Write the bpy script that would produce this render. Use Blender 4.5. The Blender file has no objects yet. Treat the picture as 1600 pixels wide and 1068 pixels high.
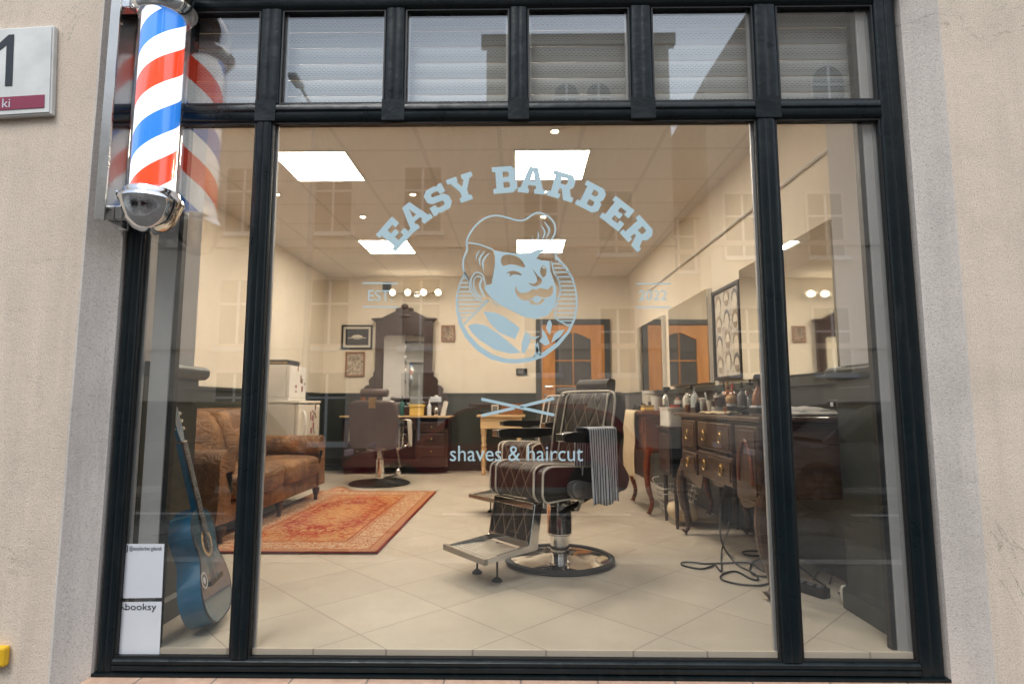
import bpy, math, random
from mathutils import Vector, Matrix, noise
from mathutils.geometry import tessellate_polygon
random.seed(7)
R = math.radians
sc = bpy.context.scene
C = sc.collection

# ------------------------------------------------------------------ camera
EYE = 0.98
PITCH, YAW, FPX = R(6.15), R(0.83), 900.0
cd = bpy.data.cameras.new("camera"); cam = bpy.data.objects.new("camera", cd); C.objects.link(cam)
cam.location = (0, 0, EYE); cam.rotation_euler = (R(90) + PITCH, 0, YAW)
cd.sensor_width = 36; cd.lens = FPX / 1600 * 36; cd.clip_start = 0.02; cd.clip_end = 500
cd.dof.use_dof = True; cd.dof.focus_distance = 2.9; cd.dof.aperture_fstop = 2.4
sc.camera = cam
# ------------------------------------------------------------------ sky, sun, exposure
w = bpy.data.worlds.new("World"); sc.world = w; w.use_nodes = True
nt = w.node_tree; nt.nodes.clear()
sky = nt.nodes.new("ShaderNodeTexSky"); sky.sky_type = 'NISHITA'; sky.sun_disc = False
sky.sun_elevation = R(58); sky.sun_rotation = R(156); sky.air_density = 1.6; sky.dust_density = .6
hs = nt.nodes.new("ShaderNodeHueSaturation"); hs.inputs['Saturation'].default_value = 0.5
bg = nt.nodes.new("ShaderNodeBackground"); bg.inputs[1].default_value = 0.15
wo = nt.nodes.new("ShaderNodeOutputWorld")
nt.links.new(sky.outputs[0], hs.inputs['Color']); nt.links.new(hs.outputs[0], bg.inputs[0]); nt.links.new(bg.outputs[0], wo.inputs[0])
sl = bpy.data.lights.new("sun", 'SUN'); sl.energy = 1.5; sl.angle = R(25); sl.color = (1, .97, .92)
so = bpy.data.objects.new("sun", sl); C.objects.link(so)
so.rotation_euler = (R(32), 0, R(-24))
sc.view_settings.view_transform = 'Standard'; sc.view_settings.look = 'None'
sc.view_settings.exposure = 0.75; sc.view_settings.gamma = 1
cy = sc.cycles
cy.use_denoising = True; cy.max_bounces = 10; cy.diffuse_bounces = 4; cy.glossy_bounces = 6
cy.transparent_max_bounces = 24; cy.sample_clamp_indirect = 6; cy.caustics_reflective = False; cy.caustics_refractive = False

# ------------------------------------------------------------------ measuring the photograph
def ray(px, py):
    v = Vector(((px - 800) / FPX, 1, -(py - 534) / FPX))
    c, s = math.cos(PITCH), math.sin(PITCH)
    v = Vector((v.x, v.y * c - v.z * s, v.y * s + v.z * c))
    c, s = math.cos(YAW), math.sin(YAW)
    return Vector((v.x * c - v.y * s, v.x * s + v.y * c, v.z))
E0 = Vector((0, 0, EYE))
def fy(px, py, y): r = ray(px, py); return E0 + r * (y / r.y)
def fx(px, py, x): r = ray(px, py); return E0 + r * (x / r.x)
def fz(px, py, z=0.): r = ray(px, py); return E0 + r * ((z - EYE) / r.z)

# ------------------------------------------------------------------ materials
class NT:
    def __init__(s, name):
        s.m = bpy.data.materials.new(name); s.m.use_nodes = True; s.t = s.m.node_tree; s.t.nodes.clear()
        s.out = s.n("ShaderNodeOutputMaterial")
    def n(s, k, **kw):
        nd = s.t.nodes.new(k)
        for a, b in kw.items(): setattr(nd, a, b)
        return nd
    def l(s, a, b): s.t.links.new(a, b)
    def val(s, x, sock):
        if hasattr(x, 'is_output'): s.l(x, sock)
        else: sock.default_value = x
    def math(s, op, a, b=0.0, c=0.0):
        nd = s.n("ShaderNodeMath", operation=op); s.val(a, nd.inputs[0]); s.val(b, nd.inputs[1]); s.val(c, nd.inputs[2]); return nd.outputs[0]
    def coord(s, kind='Object'):
        return s.n("ShaderNodeTexCoord").outputs[kind]
    def xyz(s, v):
        nd = s.n("ShaderNodeSeparateXYZ"); s.l(v, nd.inputs[0]); return nd.outputs
    def noise(s, v, scale, detail=4, rough=.55, out=0, dist=0):
        nd = s.n("ShaderNodeTexNoise"); s.l(v, nd.inputs['Vector']); nd.inputs['Scale'].default_value = scale
        nd.inputs['Detail'].default_value = detail; nd.inputs['Roughness'].default_value = rough; nd.inputs['Distortion'].default_value = dist
        return nd.outputs[out]
    def voro(s, v, scale, out='Distance'):
        nd = s.n("ShaderNodeTexVoronoi"); s.l(v, nd.inputs['Vector']); nd.inputs['Scale'].default_value = scale; return nd.outputs[out]
    def stretch(s, v, sc3):
        nd = s.n("ShaderNodeMapping"); s.l(v, nd.inputs[0]); nd.inputs['Scale'].default_value = sc3; return nd.outputs[0]
    def ramp(s, f, stops, interp='LINEAR'):
        nd = s.n("ShaderNodeValToRGB"); s.l(f, nd.inputs[0]); e = nd.color_ramp.elements; nd.color_ramp.interpolation = interp
        while len(e) < len(stops): e.new(.5)
        for q, (p, c) in zip(e, stops):
            q.position = p; q.color = (c, c, c, 1) if not isinstance(c, tuple) else (*c[:3], 1)
        return nd.outputs[0]
    def mix(s, f, a, b, bt='MIX'):
        nd = s.n("ShaderNodeMix", data_type='RGBA', blend_type=bt)
        s.val(f, nd.inputs[0])
        for x, q in ((a, nd.inputs[6]), (b, nd.inputs[7])):
            if isinstance(x, tuple): q.default_value = (*x[:3], 1)
            else: s.l(x, q)
        return nd.outputs[2]
    def bump(s, h, strength=.3, dist=.01, prev=None):
        nd = s.n("ShaderNodeBump"); s.l(h, nd.inputs['Height']); nd.inputs['Strength'].default_value = strength; nd.inputs['Distance'].default_value = dist
        if prev: s.l(prev, nd.inputs['Normal'])
        return nd.outputs[0]
    def bsdf(s, col, rough=.5, metal=0, bump=None, emis=None, estr=0, coat=0, spec=.5, sheen=0):
        b = s.n("ShaderNodeBsdfPrincipled")
        if isinstance(col, tuple): b.inputs['Base Color'].default_value = (*col[:3], 1)
        else: s.l(col, b.inputs['Base Color'])
        s.val(rough, b.inputs['Roughness']); s.val(metal, b.inputs['Metallic'])
        b.inputs['Coat Weight'].default_value = coat; b.inputs['Specular IOR Level'].default_value = spec
        b.inputs['Sheen Weight'].default_value = sheen
        if bump: s.l(bump, b.inputs['Normal'])
        if emis is not None:
            if isinstance(emis, tuple): b.inputs['Emission Color'].default_value = (*emis[:3], 1)
            else: s.l(emis, b.inputs['Emission Color'])
            b.inputs['Emission Strength'].default_value = estr
        s.l(b.outputs[0], s.out.inputs[0]); return s.m

def M(name, col, rough=.5, metal=0, var=.12, vs=6, bump=0, bs=60, coat=0, spec=.5, bd=.002, rv=.08):
    t = NT(name); o = t.coord()
    n = t.noise(o, vs, 5)
    dark = tuple(c * (1 - var) for c in col); lite = tuple(min(1, c * (1 + var)) for c in col)
    c = t.ramp(n, [(.3, dark), (.7, lite)])
    r = t.math('ADD', rough - rv, t.math('MULTIPLY', t.noise(o, vs * 2.3, 4), rv * 2))
    bm = t.bump(t.noise(o, bs, 4), bump, bd) if bump else None
    return t.bsdf(c, r, metal, bm, coat=coat, spec=spec)

def m_stucco(name, col, grain=.25, stain=None):
    t = NT(name); o = t.coord()
    big = t.noise(o, 1.6, 7, .68); fine = t.noise(o, 160, 3, .85); mid = t.noise(o, 30, 4, .6)
    c = t.ramp(big, [(.25, tuple(x * .80 for x in col)), (.5, col), (.75, tuple(min(1, x * 1.08) for x in col))])
    c = t.mix(.62, c, t.ramp(fine, [(.32, .30), (.50, 1.0)]), 'MULTIPLY')
    run = t.ramp(t.noise(t.stretch(o, (5, 5, .35)), 1.0, 7, .7), [(.50, 0.0), (.72, .42)]); c = t.mix(run, c, tuple(x * .62 for x in col))
    crack = t.ramp(t.math('ABSOLUTE', t.math('SUBTRACT', t.noise(o, 1.1, 8, .62, dist=.8), .5)), [(.0, .55), (.0035, .0)])
    c = t.mix(t.math('MULTIPLY', crack, t.ramp(t.noise(o, .9, 2), [(.5, 0.0), (.6, 1.0)])), c, (.16, .13, .11))
    if stain:
        drips = t.noise(t.stretch(o, (6, 6, .8)), 1.0, 6, .65)
        c = t.mix(t.ramp(drips, [(.55, 0.0), (.72, .75)]), c, stain)
        spot = t.ramp(t.noise(o, 9, 5, .7), [(.66, 0.0), (.74, .5)]); c = t.mix(spot, c, stain)
    h = t.math('ADD', t.math('MULTIPLY', fine, .8), t.math('MULTIPLY', mid, .5))
    return t.bsdf(c, .95, bump=t.bump(h, grain, .008), spec=.2)

def m_wood(name, a, b, rough=.35, axis=(1, 1, 12), sc_=3, coat=.3):
    t = NT(name); o = t.coord()
    v = t.stretch(o, axis); n = t.noise(v, sc_, 6, .6, dist=1.2)
    c = t.ramp(n, [(.3, a), (.7, b)])
    return t.bsdf(c, rough, bump=t.bump(n, .08, .003), coat=coat)

def m_floor():
    t = NT("floor_tiles"); o = t.coord(); x, y, z = t.xyz(o)
    k = .70710678
    a = t.math('DIVIDE', t.math('SUBTRACT', t.math('MULTIPLY', t.math('SUBTRACT', y, x), k), 1.40), .455)
    b = t.math('DIVIDE', t.math('SUBTRACT', t.math('MULTIPLY', t.math('ADD', x, y), k), 1.79), .455)
    fa, fb = t.math('FLOOR', a), t.math('FLOOR', b)
    ea = t.math('ABSOLUTE', t.math('SUBTRACT', t.math('FRACT', a), .5)); eb = t.math('ABSOLUTE', t.math('SUBTRACT', t.math('FRACT', b), .5))
    e = t.math('MAXIMUM', ea, eb)
    line = t.ramp(e, [(.4935, 0.0), (.4965, 1.0)])
    wn = t.n("ShaderNodeTexWhiteNoise", noise_dimensions='2D'); cm = t.n("ShaderNodeCombineXYZ"); t.l(fa, cm.inputs[0]); t.l(fb, cm.inputs[1]); t.l(cm.outputs[0], wn.inputs['Vector'])
    cloud = t.noise(o, 2.2, 7, .65, dist=.6)
    base = t.ramp(cloud, [(.25, (.50, .43, .345)), (.75, (.61, .535, .435))])
    tint = t.ramp(wn.outputs['Value'], [(0, .93), (1, 1.0)])
    base = t.mix(1.0, base, tint, 'MULTIPLY')
    sm = t.ramp(t.noise(o, 14, 5, .7), [(.6, 0.0), (.75, .25)]); base = t.mix(sm, base, (.34, .28, .22))
    c = t.mix(t.math('MULTIPLY', line, .8), base, (.25, .205, .165))
    r = t.math('ADD', .30, t.math('MULTIPLY', t.noise(o, 5, 4), .25))
    return t.bsdf(c, r, bump=t.bump(t.math('SUBTRACT', 1.0, line), .3, .002), spec=.35)

def m_ceiling():
    t = NT("ceiling_tiles"); o = t.coord(); x, y, z = t.xyz(o)
    def edge(q, off):
        a = t.math('DIVIDE', t.math('SUBTRACT', q, off), .60)
        return t.math('ABSOLUTE', t.math('SUBTRACT', t.math('FRACT', a), .5))
    e = t.math('MAXIMUM', edge(x, -1.95), edge(y, 4.26))
    line = t.ramp(e, [(.476, 0.0), (.482, .6)])
    edge2 = t.ramp(e, [(.482, 0.0), (.490, 1.0)])
    sp = t.noise(o, 120, 3, .7)
    base = t.ramp(sp, [(.3, (.66, .61, .55)), (.6, (.76, .71, .65))])
    c = t.mix(line, base, (.36, .32, .28)); c = t.mix(edge2, c, (.66, .62, .57))
    return t.bsdf(c, .9, bump=t.bump(sp, .2, .002), spec=.2)

def m_glass():
    t = NT("window_glass")
    g = t.n("ShaderNodeNewGeometry")
    dp = t.n("ShaderNodeVectorMath", operation='DOT_PRODUCT'); t.l(g.outputs['Incoming'], dp.inputs[0]); t.l(g.outputs['Normal'], dp.inputs[1])
    c = t.math('ABSOLUTE', dp.outputs['Value'])
    f = t.math('ADD', .14, t.math('MULTIPLY', .86, t.math('POWER', t.math('SUBTRACT', 1.0, c), 5)))
    tr = t.n("ShaderNodeBsdfTransparent"); tr.inputs[0].default_value = (.965, .975, .965, 1)
    gl = t.n("ShaderNodeBsdfGlossy"); gl.inputs['Roughness'].default_value = 0.0
    o = t.coord()
    dust = t.n("ShaderNodeBsdfDiffuse"); dust.inputs[0].default_value = (.7, .7, .68, 1)
    mx = t.n("ShaderNodeMixShader"); t.l(f, mx.inputs[0]); t.l(tr.outputs[0], mx.inputs[1]); t.l(gl.outputs[0], mx.inputs[2])
    df = t.ramp(t.noise(o, 150, 2, .9), [(.77, 0.0), (.80, .30)])
    smear = t.ramp(t.noise(t.stretch(o, (9, 1, 2)), 2.0, 5, .7), [(.45, .0), (.9, .010)])
    m2 = t.n("ShaderNodeMixShader"); t.l(t.math('ADD', df, smear), m2.inputs[0]); t.l(mx.outputs[0], m2.inputs[1]); t.l(dust.outputs[0], m2.inputs[2])
    t.l(m2.outputs[0], t.out.inputs[0]); return t.m

def m_clear(name, tint=(.9, .92, .9), f0=.08):
    t = NT(name); lw = t.n("ShaderNodeLayerWeight"); lw.inputs[0].default_value = .35
    tr = t.n("ShaderNodeBsdfTransparent"); tr.inputs[0].default_value = (*tint, 1)
    gl = t.n("ShaderNodeBsdfGlossy"); gl.inputs['Roughness'].default_value = .03
    mx = t.n("ShaderNodeMixShader"); t.l(t.math('ADD', f0, t.math('MULTIPLY', lw.outputs['Facing'], .35)), mx.inputs[0]); t.l(tr.outputs[0], mx.inputs[1]); t.l(gl.outputs[0], mx.inputs[2])
    t.l(mx.outputs[0], t.out.inputs[0]); return t.m

def m_quilt():
    t = NT("quilted_leather"); o = t.coord(); x, y, z = t.xyz(o)
    wv = t.math('SUBTRACT', y, z)
    u = t.math('DIVIDE', x, .105); v = t.math('DIVIDE', wv, .175)
    a = t.math('ABSOLUTE', t.math('SUBTRACT', t.math('FRACT', t.math('ADD', u, v)), .5))
    b = t.math('ABSOLUTE', t.math('SUBTRACT', t.math('FRACT', t.math('SUBTRACT', u, v)), .5))
    e = t.math('MAXIMUM', a, b)
    line = t.ramp(e, [(.472, 0.0), (.482, 1.0)])
    n = t.noise(o, 40, 5); base = t.ramp(n, [(.3, (.017, .0125, .010)), (.75, (.034, .025, .019))])
    c = t.mix(line, base, (.34, .27, .20))
    h = t.ramp(e, [(.30, 1.0), (.5, 0.0)])
    return t.bsdf(c, .50, bump=t.bump(n, .1, .001, t.bump(h, .5, .012)))

def m_rug():
    t = NT("persian_rug"); o = t.coord(); x, y, z = t.xyz(o)   # rug local: centre origin, half 0.66 x 1.34
    dx = t.math('SUBTRACT', .66, t.math('ABSOLUTE', x)); dy = t.math('SUBTRACT', 1.335, t.math('ABSOLUTE', y))
    d = t.math('MINIMUM', dx, dy)
    mirror = t.n("ShaderNodeCombineXYZ"); t.l(t.math('ABSOLUTE', x), mirror.inputs[0]); t.l(t.math('ABSOLUTE', y), mirror.inputs[1])
    mv = mirror.outputs[0]
    r = t.math('SQRT', t.math('ADD', t.math('POWER', t.math('DIVIDE', x, .36), 2), t.math('POWER', t.math('DIVIDE', y, .86), 2)))
    n1 = t.noise(mv, 13, 4, .6, dist=1.8); v1 = t.voro(mv, 15)
    gold = t.mix(t.ramp(t.noise(o, 30, 4), [(.3, 0.0), (.7, 1.0)]), (.46, .22, .085), (.56, .31, .14))
    red = (.30, .022, .014)
    fl = t.ramp(n1, [(.485, 0.0), (.515, 1.0)])
    ringw = t.ramp(t.math('ABSOLUTE', t.math('SUBTRACT', r, .80)), [(.14, 1.0), (.38, .0)])
    field = t.mix(t.math('MULTIPLY', fl, ringw), gold, red)
    crn = t.ramp(t.noise(mv, 9, 4, .6, dist=2.4), [(.52, 0.0), (.55, .8)]); field = t.mix(crn, field, (.40, .07, .03))
    fl2 = t.ramp(t.noise(mv, 26, 3, .6, dist=1.2), [(.56, 0.0), (.60, .55)])
    field = t.mix(fl2, field, (.45, .12, .04))
    petals = t.ramp(v1, [(.10, .55), (.20, 0.0)]); field = t.mix(petals, field, (.68, .50, .30))
    bord = t.mix(t.ramp(t.noise(mv, 34, 3, .6, dist=2), [(.47, 0.0), (.53, 1.0)]), (.60, .44, .27), (.40, .13, .06))
    c = t.mix(t.ramp(d, [(.295, 0.0), (.30, 1.0)]), bord, field)
    def band(c, a, b, col):
        f = t.math('MULTIPLY', t.ramp(d, [(a - .002, 0.0), (a, 1.0)]), t.ramp(d, [(b, 1.0), (b + .002, 0.0)]))
        return t.mix(f, c, col)
    c = band(c, .285, .300, (.36, .09, .03)); c = band(c, .262, .268, (.36, .09, .03)); c = band(c, .07, .078, (.38, .10, .04))
    c = band(c, .020, .066, (.46, .22, .11)); c = t.mix(t.ramp(d, [(.014, 1.0), (.017, 0.0)]), c, (.30, .035, .02))
    wv = t.noise(t.stretch(o, (400, 150, 400)), 1, 2)
    c = t.mix(.35, c, t.ramp(wv, [(.3, .55), (.6, 1.0)]), 'MULTIPLY')
    return t.bsdf(c, .95, bump=t.bump(wv, .5, .004), spec=.1)

def m_leather():
    t = NT("tan_leather"); o = t.coord()
    n = t.noise(o, 3.2, 7, .68, dist=.7); f = t.noise(o, 60, 4, .6); cr = t.voro(o, 90)
    c = t.ramp(n, [(.25, (.034, .014, .007)), (.43, (.125, .055, .019)), (.58, (.25, .115, .040)), (.72, (.48, .27, .12))])
    wr = t.noise(t.stretch(o, (5, 2, 5)), 2.2, 5, .6, dist=2.5)
    b1 = t.bump(wr, .75, .04); b2 = t.bump(cr, .15, .002, b1)
    return t.bsdf(c, t.math('ADD', .32, t.math('MULTIPLY', f, .25)), bump=b2)

def m_stripe(name, a, b, axis, period, duty=.5):
    t = NT(name); o = t.coord(); q = t.xyz(o)[axis]
    f = t.ramp(t.math('FRACT', t.math('DIVIDE', q, period)), [(duty - .03, 0.0), (duty, 1.0)])
    return t.bsdf(t.mix(f, a, b), .9, bump=t.bump(t.noise(o, 200, 3), .2, .002), spec=.15)

def m_rgb_emit(name, col, strength):
    t = NT(name); return t.bsdf(col, .5, emis=col, estr=strength)

def m_pole():
    t = NT("pole_stripes"); o = t.coord(); x, y, z = t.xyz(o)
    ang = t.math('DIVIDE', t.math('ARCTAN2', y, x), 2 * math.pi)
    q = t.math('FRACT', t.math('ADD', t.math('SUBTRACT', t.math('DIVIDE', t.math('ADD', z, .055), .416), ang), .36))
    c = t.ramp(q, [(0, (.80, .055, .015)), (.26, (.92, .93, .95)), (.49, (.02, .17, .58)), (.74, (.92, .93, .95))], 'CONSTANT')
    return t.bsdf(c, .25, emis=c, estr=.80, coat=.6)

def m_perf():
    t = NT("shutter_aluminium"); o = t.coord(); x, y, z = t.xyz(o)
    row = t.math('DIVIDE', z, .0085); ri = t.math('FLOOR', row)
    sh = t.math('MULTIPLY', t.math('MODULO', ri, 2.0), .5)
    u = t.math('FRACT', t.math('ADD', t.math('DIVIDE', x, .022), sh)); v = t.math('FRACT', row)
    hole = t.math('MULTIPLY', t.ramp(u, [(.62, 1.0), (.66, 0.0)]), t.ramp(v, [(.45, 1.0), (.5, 0.0)]))
    zone = t.ramp(t.math('FRACT', t.math('DIVIDE', z, .078)), [(.50, 0.0), (.52, 1.0)])
    c = t.mix(t.math('MULTIPLY', hole, zone), (.46, .46, .455), (.22, .22, .22))
    return t.bsdf(c, .45)

def m_asphalt():
    t = NT("asphalt"); o = t.coord()
    c = t.ramp(t.noise(o, 60, 5, .8), [(.3, (.03, .03, .032)), (.7, (.075, .073, .07))])
    wet = t.ramp(t.noise(o, .8, 5), [(.45, .25), (.6, .8)])
    return t.bsdf(c, wet, bump=t.bump(t.noise(o, 80, 4), .3, .01))

def m_paving():
    t = NT("paving"); o = t.coord(); br = t.n("ShaderNodeTexBrick"); t.l(o, br.inputs[0]); br.inputs['Scale'].default_value = 2
    br.inputs['Color1'].default_value = (.055, .052, .05, 1); br.inputs['Color2'].default_value = (.085, .08, .075, 1); br.inputs['Mortar'].default_value = (.03, .03, .03, 1)
    br.inputs['Mortar Size'].default_value = .01
    return t.bsdf(br.outputs[0], .8)

def m_terracotta():
    t = NT("sill_tiles"); o = t.coord(); x, y, z = t.xyz(o)
    e = t.math('ABSOLUTE', t.math('SUBTRACT', t.math('FRACT', t.math('DIVIDE', x, .30)), .5))
    line = t.ramp(e, [(.485, 0.0), (.492, 1.0)])
    base = t.ramp(t.noise(o, 18, 6, .7), [(.3, (.42, .27, .19)), (.7, (.60, .42, .31))])
    return t.bsdf(t.mix(line, base, (.18, .15, .13)), .7, bump=t.bump(t.noise(o, 60, 4), .3, .002))

def m_frame():
    t = NT("dark_frame_paint"); o = t.coord()
    c = t.ramp(t.noise(o, 7, 5), [(.3, (.0035, .008, .0105)), (.7, (.006, .012, .015))])
    chips = t.ramp(t.noise(o, 85, 3, .8), [(.72, 0.0), (.76, .55)]); c = t.mix(chips, c, (.22, .21, .20))
    dust = t.ramp(t.noise(t.stretch(o, (3, 3, .6)), 3, 6, .75), [(.56, 0.0), (.8, .10)]); c = t.mix(dust, c, (.25, .24, .22))
    r = t.ramp(t.noise(o, 5, 6, .7), [(.3, .22), (.7, .46)])
    wob = t.noise(t.stretch(o, (4, 4, 4)), 2.5, 3)
    return t.bsdf(c, r, bump=t.bump(t.noise(o, 60, 4), .06, .002, t.bump(wob, .35, .012)), spec=.30)
def m_poster():
    t = NT("portrait_poster_print"); o = t.coord()
    c = t.mix(t.ramp(t.noise(o, 11, 4, .6, dist=2.2), [(.50, 0.0), (.56, .55)]), (.62, .57, .49), (.30, .26, .22))
    return t.bsdf(c, .55)
def m_sketch(name, paper, ink, scale, seed=0):
    t = NT(name); o = t.coord(); v = t.stretch(o, (1, 1, 1)); t.t.nodes[-1].inputs['Location'].default_value = (seed, seed, seed)
    n = t.noise(v, scale, 5, .7, dist=1.5); vo = t.voro(v, scale * .45)
    c = t.mix(t.ramp(n, [(.46, .85), (.53, 0.0)]), paper, ink)
    c = t.mix(t.ramp(vo, [(.12, .5), (.3, 0.0)]), c, tuple(.5 * (a + b) for a, b in zip(paper, ink)))
    return t.bsdf(c, .6)

m = dict(
    stucco=m_stucco("beige_stucco", (.81, .69, .57), .6),
    reveal=m_stucco("grey_render", (.71, .65, .60), .45, (.42, .385, .355)),
    frame=m_frame(),
    gasket=M("black_rubber", (.008, .009, .010), .5),
    glass=m_glass(), floor=m_floor(), ceil=m_ceiling(),
    wall=M("cream_wall", (.76, .68, .56), .85, var=.05, vs=2, bump=.05, bs=90),
    pale=M("pale_wall", (.60, .585, .59), .85, var=.04, vs=2),
    green=M("dark_green_paint", (.031, .037, .031), .42, var=.15, vs=3, bump=.05, bs=12),
    alu=M("light_aluminium", (.52, .50, .50), .45, metal=.15, var=.05),
    perf=m_perf(), chrome=M("chrome", (.78, .78, .78), .09, 1, var=.05, rv=.04),
    steel=M("brushed_steel", (.55, .53, .50), .28, 1, var=.1, bump=.05, bs=200),
    rib=M('ribbed_steel', (.34, .32, .29), .30, 1, var=.08),
    dull=M("dull_steel", (.32, .32, .33), .4, .8),
    mirror=M("mirror", (.88, .90, .88), .03, 1, var=.0, rv=.01),
    black=M("black_plastic", (.007, .007, .008), .38), rubber=M("rubber", (.014, .013, .012), .6),
    leather=M("brown_leather", (.021, .0155, .012), .50, var=.25, bump=.15, bs=150),
    oxblood=M("oxblood_leather", (.062, .031, .023), .42, var=.2, bump=.15, bs=150),
    quilt=m_quilt(), piping=M("cream_piping", (.84, .78, .69), .5),
    tan=m_leather(), rug=m_rug(),
    mahog=m_wood("mahogany", (.034, .017, .011), (.115, .056, .034)),
    redwood=m_wood("red_wood", (.11, .026, .010), (.25, .07, .024)),
    walnut=m_wood("dark_walnut", (.022, .011, .009), (.06, .028, .02)),
    orange=m_wood("orange_door_wood", (.42, .18, .05), (.58, .27, .09), .4, (6, 6, 1), 2),
    pine=m_wood("pale_pine", (.58, .38, .19), (.72, .50, .27), .5, (1, 8, 8), 2, 0),
    cream=M("cream_enamel", (.72, .66, .56), .3, var=.05), white=M("white_plastic", (.74, .71, .66), .35, var=.04),
    towel=M("cream_towel", (.70, .57, .38), .95, var=.08, vs=20, bump=.6, bs=220, bd=.004),
    ptowel=M("pale_towel", (.62, .58, .52), .95, var=.08, vs=20, bump=.6, bs=220, bd=.004),
    grey=M("grey_plastic", (.16, .16, .165), .5), brass=M("brass", (.40, .26, .11), .42, 1),
    amber=M("amber_glass", (.28, .09, .02), .12, coat=.6), gold=M("gold_tin", (.45, .30, .10), .35, .6),
    navy=M("dark_tin", (.035, .035, .04), .35), yellow=M("yellow_sponge", (.72, .48, .12), .8, bump=.5, bs=90),
    red=M("red_plastic", (.5, .05, .03), .4), teal=M("teal_plastic", (.03, .12, .11), .4), flesh=M("bristle_tan", (.60, .40, .22), .9, bump=.6, bs=150),
    clear=m_clear("clear_glass"), curtain=M("grey_curtain", (.085, .085, .088), .8), blueg=M("blue_lacquer", (.002, .125, .25), .18, var=.15, vs=4, coat=.7),
    bluef=M("faded_blue_lacquer", (.03, .11, .17), .20, var=.45, vs=3, coat=.6), fret=M("rosewood", (.05, .028, .018), .5),
    bone=M("bone", (.75, .70, .60), .4), vinyl=M("pale_blue_vinyl", (.47, .63, .69), .55, var=.04, vs=3, rv=.03),
    sticker=M("white_sticker", (.66, .69, .74), .5, var=.03), ink=M("black_ink", (.02, .02, .03), .6),
    crimson=M("crimson_enamel", (.30, .035, .085), .4), num=M("sign_number_ink", (.02, .025, .035), .4),
    signf=M("enamel_sign", (.74, .75, .73), .35, var=.16, vs=5), signe=M("grey_sign_edge", (.68, .68, .66), .5),
    asphalt=m_asphalt(), paving=m_paving(), sill=m_terracotta(),
    poster=m_poster(), print1=m_sketch("ink_print", (.60, .50, .38), (.12, .09, .07), 24, 3),
    print2=m_sketch("small_print", (.45, .33, .22), (.08, .05, .03), 20, 5), mat_=M("cream_mount", (.66, .60, .50), .8), darkprint=M("dark_print", (.018, .018, .02), .5),
    logo2=M("tan_print", (.33, .27, .21), .7), bwood=m_wood("frame_wood", (.20, .085, .03), (.34, .15, .06)),
    panel=m_rgb_emit("light_panel", (1, .88, .735), 30.5), spot=m_rgb_emit("spot_bulb", (1, .80, .56), 30.0), bulb=m_rgb_emit("bulb", (1, .80, .55), 22.0),
    pole=m_pole(), yellowp=M("yellow_plate", (.80, .48, .02), .5),
)
m['tube'] = m_clear("pole_glass", (.97, .98, .98), .03)
m['stripe'] = m_stripe("striped_towelling", (.74, .76, .82), (.05, .07, .13), 1, .020, .66)

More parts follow.
